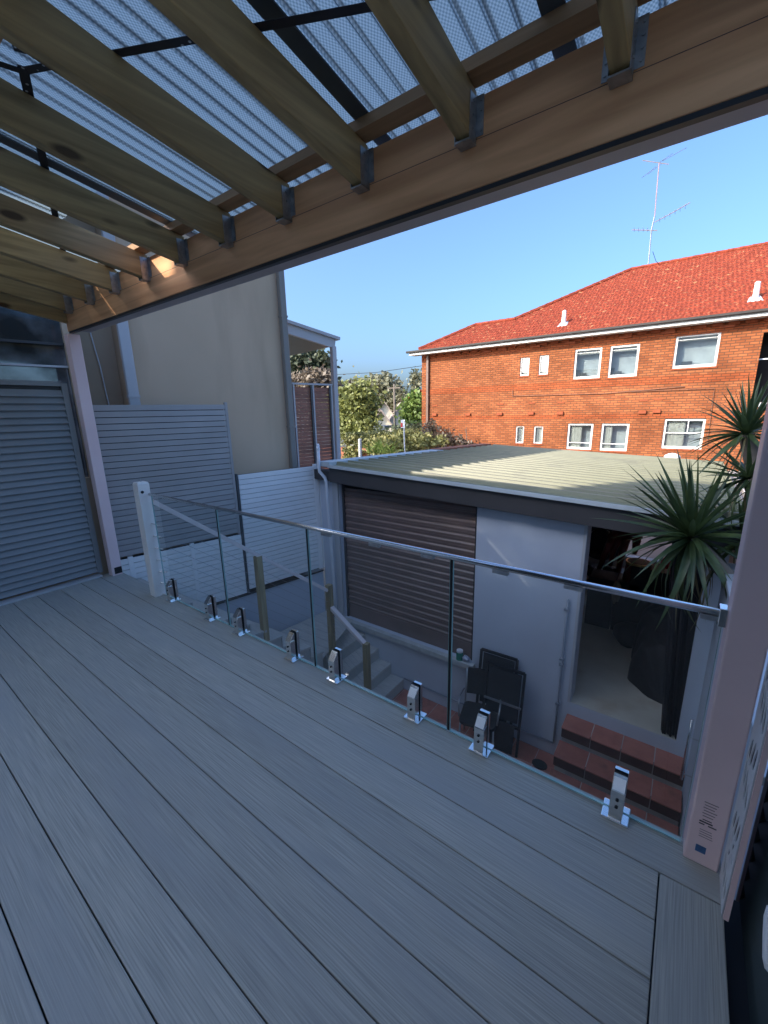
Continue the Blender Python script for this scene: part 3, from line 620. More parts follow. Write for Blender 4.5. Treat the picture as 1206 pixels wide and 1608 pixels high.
# roller shutter
rd = MB().box(-4.03, -1.935, 4.505, 4.515, -1.50, .72).build('roller_shutter', dark_m, ga)
sp_ = [(-.010, -.046), (-.016, -.040), (-.018, -.010), (-.004, .006), (.0, .018), (-.012, .030), (-.012, .0465), (0.004, .0465), (.004, -.046)]
rsm = MB().prism(sp_, lambda a, b_: (-1.06, a, b_), lambda a, b_: (1.06, a, b_)).mesh('shutter_slat', roller_m)
for k in range(20): put('shutter_slat', rsm, rd, (-2.985, 4.497, -1.245+.093*k))
MB().box(-4.055, -1.915, 4.484, 4.497, -1.508, -1.292).build('bottom_panel', roller_m, rd, bev=.004)
MB().box(-4.063, -4.03, 4.46, 4.52, -1.508, .70).box(-1.94, -1.907, 4.46, 4.52, -1.508, .70).build('guide_rail', fascia_m, rd)
MB().box(-4.075, -1.86, 4.35, 4.50, -1.585, -1.511).build('window_sill', sill_m, ga, bev=.006)
# pilaster boards on the left
MB().box(-4.44, -4.30, 4.395, 4.4155, GZ+.2, .68).build('pilaster', bluewall_m, ga, bev=.003)
MB().box(-4.18, -4.075, 4.38, 4.4155, -1.5, .66).build('pilaster', bpipe_m, ga, bev=.003)
MB().box(-.745, -.718, 4.408, 4.4195, -1.56, .56).build('door_trim', bpipe_m, ga)
pvp = thing('vent_pipe', 'white plastic waste pipe with a kink at the garage left corner', 'pipe', (-4.23, 4.27, .7))
MB().tube([(-4.245, 4.20, 1.20), (-4.245, 4.20, .88), (-4.25, 4.21, .83), (-4.19, 4.25, .74), (-4.175, 4.26, .68), (-4.19, 4.33, -.9), (-4.19, 4.33, -1.49)], .024, 12).build('pipe', pvc_m, pvp, smooth=True)
MB().tube([(-4.245, 4.20, 1.13), (-4.245, 4.20, 1.17)], .029, 12).build('collar', pvc_m, pvp)
MB().tube([(-4.245, 4.20, 1.20), (-4.245, 4.20, 1.215), (-4.245, 4.20, 1.228)], [.024, .022, .012], 12).build('cap', pvc_m, pvp)
gp = thing('gas_pipe', 'thin pipe painted blue grey running down and along the foot of the garage wall', 'pipe', (-.84, 4.39, -.4))
MB().tube([(-.83, 4.395, -.33), (-.835, 4.395, -1.5), (-.845, 4.395, -2.15)], .011, 8).build('riser_pipe', copperpipe_m, gp, smooth=True)
MB().tube([(-.845, 4.395, -2.16), (-2.94, 4.395, -2.15)], .010, 8).build('skirting_pipe', copperpipe_m, gp, smooth=True)
for z in (-.45, -1.05, -1.12, -1.62): MB().box(-.862, -.815, 4.38, 4.408, z-.012, z+.012).build('clip', copperpipe_m, gp)
wl = mat('lit_diffuser', (.95, .93, .75), (.9, .88, .7), ns=5, rough=.4)

# terracotta steps to the garage door
risershade_m = mat('riser_nosing_shade', (.11, .055, .045), (.075, .038, .032), ns=9, rough=.7)  # shade under the nosings put into a dark riser colour
ts = thing('tiled_steps', 'terracotta tiled steps rising to the open garage doorway', 'steps', (-.2, 4.0, GZ))
jx = [-.735, -.450, -.170, .110, .355]
for k, z in enumerate((-1.71, -1.87, -2.03, -2.185)):
    y1 = 4.415-.262*k; y0 = y1-.262
    MB().box(jx[0]+.008, jx[-1]-.002, y0+.040, y1-.001, GZ, z-.004).build('step_core', grout_m, ts)
    for j in range(4):
        a, b2 = jx[j]+.004+.012*(k % 2), jx[j+1]-.004+.012*(k % 2)
        if j == 0: a = jx[0]-.004*k
        if j == 3: b2 = jx[4]
        MB().box(a, b2, y0, y1-.003, z-.016, z).build('tile', tile_m, ts, bev=.004)
        MB().box(a, b2, y0+.030, y0+.039, GZ if k == 3 else z-.142, z-.0165).build('riser_tile', risershade_m, ts)

# right boundary wall
bw = thing('boundary_wall', 'blue grey boundary wall on the right between deck and garage', 'wall', (.44, 3, GZ))
MB().box(.365, .50, 1.72, 4.21, GZ, .36).build('wall_body', bluewall_m, bw)
MB().box(.345, .52, 1.70, 4.20, .362, .40).build('capping', bpipe_m, bw, bev=.004)
o = thing('wall_bar', 'slim steel pull bar standing off the blue grey right boundary wall', 'bar', (.33, 3.9, -1.2))
MB().tube([(.30, 3.75, -.83), (.30, 3.75, -1.42)], .011, 8).build('rod', steel2_m, o, smooth=True)
MB().tube([(.30, 3.75, -1.0), (.366, 3.75, -1.0)], .006, 6).tube([(.30, 3.75, -1.36), (.366, 3.75, -1.36)], .006, 6).build('bracket', steel_m, o)

# ================================================================== COURTYARD ITEMS
ch = thing('stacking_chair', 'black plastic chair with grey tube legs leaning items behind it by the garage wall', 'chair', (-1.62, 4.02, GZ), R(14))
ch['label'] = 'black seated chair with grey tubular legs standing against the garage wall'
def rsq(w_, d_, z0, z1, r=.07):
    P = []
    for cx2, cy2, a0 in ((w_-r, d_-r, 0), (-w_+r, d_-r, 90), (-w_+r, -d_+r, 180), (w_-r, -d_+r, 270)):
        for k in range(5): a = R(a0+22.5*k); P.append((cx2+r*math.cos(a), cy2+r*math.sin(a)))
    return MB().prism(P, lambda x, y: (x, y, z0), lambda x, y: (x, y, z1))
rsq(.21, .20, -.022, .022).build('seat', rubber_m, ch, (0, 0, .44), bev=.012)
for sx_ in (-1, 1):
    MB().tube([(sx_*.20, -.19, 0), (sx_*.19, -.17, .42)], .011, 8).build('leg', chrome_m, ch, smooth=True)
    MB().tube([(sx_*.21, .22, 0), (sx_*.20, .18, .42), (sx_*.20, .20, .60), (sx_*.20, .25, .88)], .011, 8).build('leg', chrome_m, ch, smooth=True)
    MB().tube([(sx_*.22, .20, .62), (sx_*.235, .05, .63), (sx_*.235, -.06, .60), (sx_*.22, -.10, .45)], .010, 8).build('arm', chrome_m, ch, smooth=True)
MB().tube([(-.19, -.17, .16), (.19, -.17, .16)], .008, 6).build('stretcher', chrome_m, ch)
bk = MB(); n = 8
for i in range(n+1):
    u = -.19+.38*i/n; c = .02*(u/.19)**2
    for z in (.56, .72, .88): bk.v.append((u, .225+.05*(z-.56)/.32-c, z)); bk.v.append((u, .245+.05*(z-.56)/.32-c, z))
for i in range(n):
    for j in range(2):
        a = i*6+j*2; bk.f += [(a, a+2, a+8, a+6), (a+1, a+7, a+9, a+3)]
    a = i*6; bk.f += [(a, a+6, a+7, a+1), (a+4, a+5, a+11, a+10)]
bk.f += [(0, 1, 3, 2), (2, 3, 5, 4)]; e = n*6; bk.f += [(e, e+2, e+3, e+1), (e+2, e+4, e+5, e+3)]
bk.build('backrest', rubber_m, ch, smooth=False)
def lean(name, label, x0, w_, h_, y0, lean_, tilt, mt, bars):
    t = thing(name, label, 'folding chair', (x0, y0, GZ), R(tilt))
    def P(u, v2, o_=0): return (u, v2*math.sin(lean_)+o_, v2*math.cos(lean_))
    fr_ = MB()
    for a, b2 in (((-w_/2, .02), (-w_/2, h_)), ((w_/2, .02), (w_/2, h_)), ((-w_/2, h_), (w_/2, h_)), ((-w_/2, .35*h_), (w_/2, .35*h_))):
        fr_.bar(P(*a), P(*b2), .028, .028, up=(0, 1, 0))
    fr_.build('tube_frame', blk_m, t)
    MB().hexa([P(-w_/2+.03, .40*h_, -.004), P(w_/2-.03, .40*h_, -.004), P(w_/2-.03, .40*h_, .004), P(-w_/2+.03, .40*h_, .004)], [P(-w_/2+.03, h_-.03, -.004), P(w_/2-.03, h_-.03, -.004), P(w_/2-.03, h_-.03, .004), P(-w_/2+.03, h_-.03, .004)]).build('mesh_back', dkmesh_m, t)
    b_ = MB().bar(P(-w_/2, .60*h_, -.02), P(w_/2, .60*h_, -.02), .02, .02, up=(0, 1, 0)); b_.build('cross_bar', chrome_m if bars else blk_m, t)
    MB().hexa([P(-w_/2+.05, .04*h_, -.03), P(w_/2-.05, .04*h_, -.03), P(w_/2-.05, .04*h_, -.02), P(-w_/2+.05, .04*h_, -.02)], [P(-w_/2+.05, .38*h_, -.03), P(w_/2-.05, .38*h_, -.03), P(w_/2-.05, .38*h_, -.02), P(-w_/2+.05, .38*h_, -.02)]).build('folded_seat', dkmesh_m, t)
    return t
lean('folded_chair', 'folded black mesh chair leaning nearest the wall behind the seated chair', -1.53, .44, 1.12, 4.22, .13, 2, blk_m, False)
lean('folded_chair', 'folded black mesh chair with crossbar leaning in front of the other folded chair', -1.40, .44, 1.04, 4.10, .16, 4, blk_m, True)
dn = MB()
for k in range(12): pass
o = MB().tube([(0, 0, 0), (0, 0, .012)], .085, 16).build('floor_drain', rubber_m, None, (-.93, 4.18, GZ+.001)); tag(o, 'round black rubber mat lying on the tiles by the steps', 'mat')
o.scale = (1, .8, 1)
j = thing('glass_jar', 'small green jar on the roller shutter sill', 'jar', (-2.07, 4.40, -1.51))
MB().tube([(-2.07, 4.40, -1.51), (-2.07, 4.40, -1.42), (-2.07, 4.40, -1.40)], [.045, .045, .038], 14).build('jar_body', green_m, j, smooth=False)
MB().tube([(-2.07, 4.40, -1.40), (-2.07, 4.40, -1.378)], .042, 14).build('lid', pvc_m, j)
def blob(name, c, rad, seed, mt, par=None, amp=.3, loc=(0, 0, 0), sub=3):
    bm = bmesh.new(); bmesh.ops.create_icosphere(bm, subdivisions=sub, radius=1); rn = random.Random(seed); ph = [rn.uniform(0, 6) for _ in range(6)]
    for v in bm.verts:
        p = v.co; f = 1+amp*(math.sin(4*p.x+ph[0])*math.sin(5*p.y+ph[1])+.6*math.sin(9*p.z+ph[2])*math.cos(8*p.x+ph[3]))
        v.co = Vector((p.x*rad[0], p.y*rad[1], p.z*rad[2]))*f+Vector(c)-Vector(loc)
    me = bpy.data.meshes.new(name); bm.to_mesh(me); bm.free(); me.materials.append(mt)
    for q in me.polygons: q.use_smooth = True
    return put(name, me, par, loc)
tag(blob('plastic_wrap', (-1.98, 4.405, -1.47), (.045, .035, .035), 5, bag_m, loc=(-1.98, 4.4, -1.51)), 'crumpled clear plastic wrap beside the green jar on the sill', 'plastic wrap')

# inside the garage
o = thing('spare_tyre', 'black tyre leaning on the rear wall inside the garage', 'tyre', (-1.13, 8.18, -.65))
ring = MB(); n = 28
for i in range(n):
    a = 2*math.pi*i/n
    for k in range(10):
        b_ = 2*math.pi*k/10; rr_ = .30+.095*math.cos(b_); ring.v.append((-1.08+rr_*math.cos(a), 8.15+.10*math.sin(b_), -.70+rr_*math.sin(a)*1.0))
for i in range(n):
    for k in range(10): ring.f.append((i*10+k, ((i+1) % n)*10+k, ((i+1) % n)*10+(k+1) % 10, i*10+(k+1) % 10))
ring.build('tyre_tread', rubber_m, o, smooth=True)
MB().tube([(-1.08, 8.10, -.70), (-1.08, 8.16, -.70)], .20, 20).build('wheel_rim', blk_m, o)
MB().box(-1.7, .55, 7.9, 8.28, -1.26, -1.22).build('bench_top', sill_m, None); bpy.context.view_layer.update()
bt_ = [q for q in COL.objects if q.name == 'bench_top'][0]; tag(bt_, 'pale ledge along the rear wall inside the garage under the tyre', 'ledge')
# maroon frame
mf = thing('exercise_frame', 'dark maroon padded frame on splayed legs inside the garage doorway', 'equipment', (-.72, 6.8, -1.56))
def pt(x, y, Y): return tuple(at(x, y, Y))
MB().tube([pt(958, 846, 6.9), pt(972, 838, 6.9), pt(990, 838, 6.8), pt(1006, 848, 6.8)], [.07, .10, .09, .05], 10).build('padded_bar', maroon_m, mf, smooth=True)
for P_ in ([(962, 845), (950, 870), (938, 900)], [(972, 845), (964, 862), (958, 888)], [(984, 845), (974, 880), (970, 905)], [(1000, 848), (998, 860), (996, 870)]):
    MB().tube([pt(x, y, 6.85) for x, y in P_], [.06, .045, .03], 8).build('leg', maroon_m, mf, smooth=True)
MB().tube([pt(986, 842, 6.75), pt(993, 835, 6.75), pt(990, 828, 6.7)], .015, 6).build('grip', rubber_m, mf, smooth=True)
dm = thing('drum', 'maroon drum with pale brass rim beside the maroon frame in the garage', 'drum', tuple(at(1003, 900, 6.6)))
c = at(1003, 885, 6.6); cz = c.z
MB().tube([(c.x, c.y, -1.56), (c.x, c.y, cz-.25), (c.x, c.y, cz-.01)], [.13, .18, .155], 20).build('shell', maroon_m, dm, smooth=True)
MB().tube([(c.x, c.y, cz-.008), (c.x, c.y, cz+.03)], .165, 20).build('rim', gold_m, dm)
MB().tube([(c.x, c.y, cz+.031), (c.x, c.y, cz+.034)], .145, 20).build('skin', rubber_m, dm)
k = 0
for x, y, nm, lb_ in ((926, 896, 'left', 'small black bag lowest at the left jamb inside the garage'), (957, 897, 'mid', 'small black bag between the legs of the maroon frame')):
    c = at(x, y, 6.9); o = blob('small_bag', c, (.10, .09, .08), 20+k, blkcloth_m, loc=tuple(c), amp=.25); tag(o, lb_, 'bag', group='small black bags in the garage'); k += 1
c = at(1053, 884, 6.4); o = blob('red_helmet', c, (.11, .12, .09), 31, red_m, loc=tuple(c), amp=.04); tag(o, 'bright red helmet resting on dark boxes in the garage', 'helmet')
for a in ((1010, 905, .30, .25), (1050, 912, .32, .22), (945, 912, .34, .10), (985, 925, .3, .2)):
    c = at(a[0], a[1], 6.45); o = MB().box(-a[2]/2, a[2]/2, -.2, .2, -1.559-c.z, a[3]/2).build('storage_box', rubber_m, None, (c.x, 6.45+.15, c.z), bev=.01)
    tag(o, {1010: 'dark storage box behind the maroon drum', 1050: 'dark storage box under the red helmet', 945: 'wide dark storage box beneath the maroon frame', 985: 'dark storage box left of the maroon drum'}[a[0]], 'box', group='dark boxes in the garage')
c = at(968, 930, 6.2); o = blob('canvas_sack', c, (.06, .06, .16), 9, mat('tan_canvas', (.30, .25, .16), (.22, .18, .11), ns=6, rough=.9), loc=tuple(c), amp=.15); tag(o, 'slumped tan canvas sack in front of the dark boxes', 'sack')
c = at(992, 963, 6.1); o = blob('duffel_bag', (c.x+.05, c.y, -1.40), (.24, .2, .17), 12, blkcloth_m, loc=tuple(c), amp=.08); tag(o, 'dark blue black duffel bag on the garage floor', 'bag')
# covered motorbike
mc = thing('covered_motorbike', 'low vehicle under a draped black cover just inside the garage doorway', 'motorbike', (0, 5.6, -1.56))
bm = bmesh.new(); nx, ny = 46, 40
def cover(u, v2):
    # u across (x), v along (y); height profile of a bike under cloth
    y = 4.98+v2*1.75; xc = .10+.06*math.sin(v2*3)
    return xc, y
gv = []
rn = random.Random(4)
for j2 in range(ny+1):
    v2 = j2/ny; row = []
    hgt = .62+.26*math.exp(-((v2-.42)/.16)**2)+.10*math.exp(-((v2-.8)/.15)**2); hgt *= min(1, (math.sin(math.pi*min(max(v2, .0), 1))*3.2)) if v2 < .5 else min(1, math.sin(math.pi*v2)*2.2)
    wdt = .36*(min(1, math.sin(math.pi*v2)*1.9)**.5) if 0 < v2 < 1 else .02
    for i in range(nx+1):
        a = -1+2*i/nx; th = a*math.pi/2
        x = math.sin(th)*wdt*(1+.06*math.sin(v2*40+a*5)+.05*math.sin(v2*17)); z = math.cos(th)**.55*hgt if abs(a) < 1 else 0
        z = max(0, z)+.012*math.sin(a*22+v2*14)*(1 if abs(a) < .98 else 0)
        row.append(bm.verts.new((.13+x, 4.95+v2*1.75, -1.558+max(0, z))))
    gv.append(row)
for j2 in range(ny):
    for i in range(nx): bm.faces.new((gv[j2][i], gv[j2][i+1], gv[j2+1][i+1], gv[j2+1][i]))
me = bpy.data.meshes.new('cover'); bm.to_mesh(me); bm.free(); me.materials.append(blkcloth_m)
for q in me.polygons: q.use_smooth = True
put('cover', me, mc)
MB().tube([(.13, 5.3, -1.27), (.13, 5.34, -1.27)], .27, 18).build('front_wheel', rubber_m, mc)
# black curtain hanging at right jamb
cb = MB(); n = 26
for i in range(n+1):
    u = i/n
    for k in range(13):
        t_ = k/12; z = .66-2.215*t_; xr = .245+.05*t_; xlft = -.03+.16*t_
        cb.v.append((xlft+(xr-xlft)*u, 4.47+.022*math.sin(u*20+t_*1.5)+.015*math.sin(u*47), z))
for i in range(n):
    for k in range(12): a = i*13+k; cb.f.append((a, a+13, a+14, a+1))
o = cb.build('black_curtain', blkcloth_m, None, (0, 0, 0), smooth=True); tag(o, 'long black curtain hanging at the right side of the garage doorway', 'curtain')
md = o.modifiers.new('thick', 'SOLIDIFY'); md.thickness = .006

# ================================================================== YUCCAS
def leafmesh(ln, wd, droop, seed, mt):
    rn = random.Random(seed); n = 7; mb = MB()
    for i in range(n+1):
        t_ = i/n; x = ln*t_*(1-.12*droop*t_*t_); z = ln*(-droop*.55*t_**2.2); hw = wd/2*(1-t_**1.8)*(.55+.9*min(t_*4, 1)*.5)
        tw = .25*math.sin(3*t_+seed)*t_
        mb.v += [(x, -hw, z+hw*.5+tw*hw), (x, 0, z), (x, hw, z+hw*.5-tw*hw)]
    for i in range(n):
        a = 3*i; mb.f += [(a, a+1, a+4, a+3), (a+1, a+2, a+5, a+4)]
    return mb.mesh('leaf', mt, smooth=True)
LM = [leafmesh(1, .085, d, s, yucca_m) for s, d in enumerate((.08, .22, .42, .65, .95, 1.25))]
LD = leafmesh(1, .04, 1.0, 9, yuccad_m)
def yucca(name, label, base, top, heads, group='yuccas leaning over the garage wall'):
    t = thing(name, label, 'yucca', base, 0, group)
    MB().tube([base, (base[0], base[1], .05), (top[0]*.5+base[0]*.5, top[1], top[2]*.4+.12), top], [.075, .06, .055, .05], 10).build('trunk', bark_m, t, smooth=True)
    rn = random.Random(sum(map(ord, label)))
    for (c, ln, cnt, ax, lo, hi) in heads:
        ax = Vector(ax).normalized(); q0 = ax.to_track_quat('Z', 'Y')
        for i in range(cnt):
            el = lo+(hi-lo)*(1-(i/cnt))**.85; az = i*2.39996+rn.uniform(-.2, .2); el += rn.uniform(-.12, .12)
            d = q0 @ Vector((math.cos(az)*math.cos(el), math.sin(az)*math.cos(el), math.sin(el)))
            dr_ = min(5, max(0, int((1.1-d.z)*2.6+rn.uniform(-.6, .6)))); l_ = ln*rn.uniform(.75, 1.12)
            if i > cnt*.88 or rn.random() < .03: me = LD
            else: me = LM[dr_]
            o = put('leaf', me, t, c)
            up_ = Vector((0, 0, 1)); y_ = up_.cross(d); y_ = y_.normalized() if y_.length > .05 else Vector((0, 1, 0)); z_ = d.cross(y_)
            rm = Matrix((d, y_, z_)).transposed(); 
            o.rotation_euler = (rm @ Matrix.Rotation(rn.uniform(-.5, .5), 3, 'X')).to_euler(); o.scale = (l_, l_*rn.uniform(.8, 1.3)*.9, l_)
    return t
h1 = at(1086, 845, 3.95)
yucca('yucca_plant', 'yucca head with long sword leaves drooping in front of the garage roof corner', (.62, 3.9, -1.9), tuple(h1), [(tuple(h1), .70, 100, (-.42, -.15, 1), -1.25, 1.35)])
h2 = at(1172, 682, 4.3)
yucca('yucca_plant', 'tallest yucca head with stiff leaves against the brick wall', (.8, 4.3, -1.9), tuple(h2), [(tuple(h2), .47, 75, (-.1, 0, 1), -.75, 1.35)])
h3 = at(1176, 752, 4.2)
yucca('yucca_plant', 'dense yucca head right below the tallest one beside the pink post', (.9, 4.1, -1.9), tuple(h3), [(tuple(h3), .47, 60, (-.2, 0, 1), -.9, 1.0)])
h4 = at(1168, 850, 4.3)
yucca('yucca_plant', 'lowest yucca head half hidden behind the right pink post', (1.0, 4.3, -1.9), tuple(h4), [(tuple(h4), .70, 55, (-.2, -.1, 1), -.9, 1.1)])
t = thing('garden_wall', 'pinkish rendered wall lit by sun behind the yucca leaves', 'wall', (2, 7, GZ))
MB().box(.77, 4.5, 5.2, 9.2, GZ, .62).build('wall_body', pinkwall_m, t)
MB().box(.76, 4.55, 5.15, 9.25, .621, .66).build('capping', flash_m, t)
o = blob('white_lump', at(1055, 718, 8.5), (.12, .1, .07), 3, whitep_m, loc=tuple(at(1055, 718, 8.5)), amp=.1, sub=2); o.name = 'plaster_block'; tag(o, 'rough white block on the back edge of the garage roof', 'block')

# ================================================================== BRICK APARTMENT BLOCK
bb_ = thing('brick_apartments', 'two storey orange brick apartment block with red tiled hip roof', 'building', (-5, 18.5, GZ))
KF = 18.5/15.5
def S(x, z): return x*KF, 1.65+(z-1.65)*KF
YW = 18.5; WX0 = -9.34*KF; WX1 = 5.2
wins = []   # (x0,x1,z0,z1,type)
for x0, x1, z0, z1, ty in ((-3.43, -2.62, 2.58, 3.53, 'up'), (-2.39, -1.58, 2.57, 3.53, 'up'), (-.69, .35, 2.72, 3.64, 'wide'),
                       (-5.24, -4.92, 2.80, 3.42, 'small'), (-4.58, -4.26, 2.80, 3.44, 'small'),
                       (-3.46, -2.66, .25, 1.13, 'lo'), (-2.41, -1.61, .24, 1.13, 'lo2'), (-.69, .32, .37, 1.27, 'wide2'),
                       (-5.27, -4.97, .40, 1.03, 'ajar'), (-4.61, -4.29, .41, 1.03, 'ajar')):
    a, c = S(x0, z0); b2, d = S(x1, z1); wins.append((a, b2, c, d, ty))
ax_, az_ = S(1.24, 1.70); _, az2 = S(1.24, 3.50)
mb = MB()
wall_holes(mb, WX0, WX1, GZ-.3, 4.50, YW, [q[:4] for q in wins]+[(ax_, 3.2, az_, az2)], .14)
mb.add([(WX0, YW, GZ-.3), (WX0, YW+12, GZ-.3), (WX0, YW+12, 4.5), (WX0, YW, 4.5)], [(0, 1, 2, 3)]); mb.add([(WX1, YW, GZ-.3), (WX1, YW+12, GZ-.3), (WX1, YW+12, 4.5), (WX1, YW, 4.5)], [(0, 1, 2, 3)])
mb.build('wall', brick_m, bb_)
MB().box(ax_+.01, 3.19, YW+.9, YW+1.0, az_-.2, az2+.1).build('balcony_recess', dark_m, bb_)
MB().box(ax_, 3.2, YW+.141, YW+.9, az2+.002, az2+.05).box(ax_, 3.2, YW+.141, YW+.9, az_-.05, az_-.002).box(ax_-.06, ax_-.002, YW+.141, YW+.9, az_, az2).build('balcony_reveal', dark_m, bb_)
MB().box(ax_+.02, 3.15, YW+.2, YW+.24, 3.05, 3.09).build('balcony_rail', pvc_m, bb_)
MB().box(ax_, 3.2, YW-.03, YW+.1, az_-.14, az_-.003).build('balcony_sill', sill_m, bb_)
_, sz0 = S(0, 3.80); _, sz1 = S(0, 3.90)
def hits(a, b2, c, d): return any(a < q[1] and b2 > q[0] and c < q[3] and d > q[2] for q in wins)
MB().box(WX0-.004, WX1, YW-.018, YW-.003, 4.00, 4.33).build('frieze_band', brickred_m, bb_)
MB().box(WX0-.003, ax_, YW-.010, YW-.002, 2.43, 2.69).box(WX0-.003, ax_, YW-.010, YW-.002, 1.22, 1.39).build('string_course', brickred_m, bb_)
dt = MB(); x = WX0+.1
while x < WX1:
    dt.box(x, x+.28, YW-.10, YW-.019, 4.19, 4.331); x += .43
dt.build('corbel_course', soldier_m, bb_)['kind'] = 'stuff'
fl = MB()
for zc_ in (2.10, .93):
    pass
for z0, z1 in ((2.50, 2.58), (1.80, 1.86), (1.02, 1.10)):
    xx = WX0
    while xx < WX1:
        x1 = min(xx+.5, WX1)
        if not hits(xx, x1, z0, z1): fl.box(xx, x1, YW-.012, YW-.002, z0, z1)
        xx = x1
for (cx2, cz2) in ((-5.91, 1.48), (-4.74, 1.49), (-3.74, 1.48), (-1.3, 1.48), (-.93, 1.5), (-8.7, 1.49), (-7.2, 1.48)):
    a, z = S(cx2, cz2)
    MB().box(a-.12, a+.12, YW-.085, YW-.004, z-.055, z+.055).build('corbel_brick', soldier_m, bb_)
    MB().box(a-.14, a+.14, YW-.022, YW-.003, z+.40, z+.45).build('vent_lintel', soldier_m, bb_)
for cx2 in (-5.91, -4.74, -6.5, -3.6, -2.0, -.9, .45): 
    a, z = S(cx2, 3.86)
    MB().box(a-.2, a+.2, YW-.075, YW-.0185, 4.12, 4.20).build('corbel_brick', soldier_m, bb_)
for (x0, x1, z0, z1, ty) in wins:
    f = MB(); tk = .075 if ty in ('up', 'lo', 'lo2', 'wide', 'wide2') else .045; y0, y1 = YW+.035, YW+.10
    f.box(x0+.002, x0+tk, y0, y1, z0+.002, z1-.002).box(x1-tk, x1-.002, y0, y1, z0+.002, z1-.002).box(x0+tk, x1-tk, y0, y1, z1-tk, z1-.002).box(x0+tk, x1-tk, y0, y1, z0+.002, z0+tk+.02)
    win = f.build('window', winw_m, bb_, bev=.01)
    MB().add([(x0+tk, YW+.085, z0+tk), (x1-tk, YW+.085, z0+tk), (x1-tk, YW+.085, z1-tk), (x0+tk, YW+.085, z1-tk)], [(0, 1, 2, 3)]).build('pane', pane2_m, win)
    MB().box(x0+.01, x1-.01, YW+.40, YW+.42, z0, z1).box(x0-.02, x0-.001, YW+.141, YW+.40, z0, z1).box(x1+.001, x1+.02, YW+.141, YW+.40, z0, z1).box(x0, x1, YW+.141, YW+.40, z0-.03, z0-.001).box(x0, x1, YW+.141, YW+.40, z1+.001, z1+.03).build('room', room_m, win)
    wwid = x1-x0; cr = random.Random(int(x0*100)+int(z0*10))
    if ty in ('lo', 'lo2', 'wide2', 'small', 'ajar'):
        cw = wwid*(.95 if ty in ('small', 'ajar') else cr.choice((.35, .5))); cu_ = MB(); nn = 14
        for q in range(nn+1):
            u = x0+tk*.5+cw*q/nn; cu_.v += [(u, YW+.16+.012*math.sin(q*1.9), z0+.02), (u, YW+.16+.012*math.sin(q*1.9), z1-.02)]
        for q in range(nn): cu_.f.append((2*q, 2*q+2, 2*q+3, 2*q+1))
        cu_.build('curtain', curt_m, win, smooth=True)
    if ty in ('up', 'wide'):
        MB().box(x0+.02, x1-.02, YW+.15, YW+.155, z1-tk-(.15 if ty == 'up' else .12), z1).build('blind', curt_m, win)
        MB().box(x0+wwid*.2, x0+wwid*.45, YW+.2, YW+.3, z0, z0+tk+.16).build('sill_item', dgrey_m, win)
    if ty in ('wide2',):
        MB().box(x0+tk, x1-tk, YW+.06, YW+.084, (z0+z1)/2+.02, (z0+z1)/2+.055).build('sash_bar', winw_m, win)
        MB().box((x0+x1)/2+.1, (x0+x1)/2+.13, YW+.06, YW+.084, (z0+z1)/2+.06, z1-tk).build('sash_bar', winw_m, win)
    if ty in ('lo', 'lo2'):
        MB().box(x0+tk, x1-tk, YW+.06, YW+.084, z0+.26, z0+.29).build('sash_bar', winw_m, win)
    if ty in ('up', 'wide'):
        MB().box(x0+tk, x1-tk, YW+.06, YW+.084, z1-tk-.09, z1-tk-.075).build('blind_edge', winw_m, win)
    if ty == 'ajar':
        MB().box(x0+tk+.004, x0+tk+.03, YW-.05, YW+.03, z0+tk, z1-tk).box(x0+tk+.004, x1-tk, YW-.0, YW+.02, z0+tk-.03, z0+tk).build('open_sash', winw_m, win)
    MB().box(x0-.03, x1+.03, YW-.03, YW+.034, z0-.05, z0-.002).build('window_sill', soldier_m, win)
MB().box(-9.03*KF-.06, -9.03*KF+.06, YW-.12, YW-.02, 1.0, 4.42).build('downpipe', mat('brown_downpipe', (.20, .12, .09), (.16, .1, .07), ns=3, rough=.5), bb_, bev=.01)
YE = 18.05; ZE = 4.50; TP = .555
MB().box(WX0-.42, 8, YE-.02, YE+.46, ZE-.208, ZE-.17).build('soffit', winw_m, bb_)
MB().box(WX0-.44, 8, YE-.04, YE-.015, ZE-.21, ZE-.045).build('fascia', winw_m, bb_)
MB().prism([(YE-.16, ZE-.02), (YE-.15, ZE-.085), (YE-.12, ZE-.11), (YE-.042, ZE-.11), (YE-.042, ZE-.02), (YE-.06, ZE-.02), (YE-.06, ZE-.085), (YE-.13, ZE-.08), (YE-.145, ZE-.02)], lambda y, z: (WX0-.55, y, z), lambda y, z: (8, y, z)).build('gutter', mat('gutter_brown_grey', (.07, .062, .056), (.055, .05, .045), ns=3, rough=.5), bb_)
XA, XB = -11.04, -9.12; TA, TBm = 1.99, 5.95
def lx(t): return XA+t if t <= TA else XB+t
tl = MB(); rn = random.Random(11); rowt = .255; row = 0; t0 = -.06
while t0 < TBm-.05:
    t1 = min(t0+rowt+.03, TBm); xa = lx(max(t0, 0)+.12); x = xa-(row % 2)*.13-.05
    while x < 8:
        w_ = .262; x2 = x+w_
        if x2 > xa-.05:
            dz = rn.uniform(-.006, .006)
            px = [x, x+.07, x+.13, x+.19, x2-.004]; ph = [.03, .0, .022, .0, .03]
            k = len(tl.v)
            for (u, h) in zip(px, ph):
                u2 = max(u, xa-.1); tl.v.append((u2, YE+t0, ZE+TP*t0+h+.045+dz)); tl.v.append((u2, YE+t0, ZE+TP*t0+.005)); tl.v.append((u2+0, YE+t1, ZE+TP*t1+h+.012+dz))
            for q in range(4):
                a = k+3*q; tl.f += [(a, a+3, a+5, a+2), (a+1, a+4, a+3, a)]
        x = x2
    t0 += rowt; row += 1
o = tl.build('roof_tiles', rtile_m, bb_); o['kind'] = 'stuff'
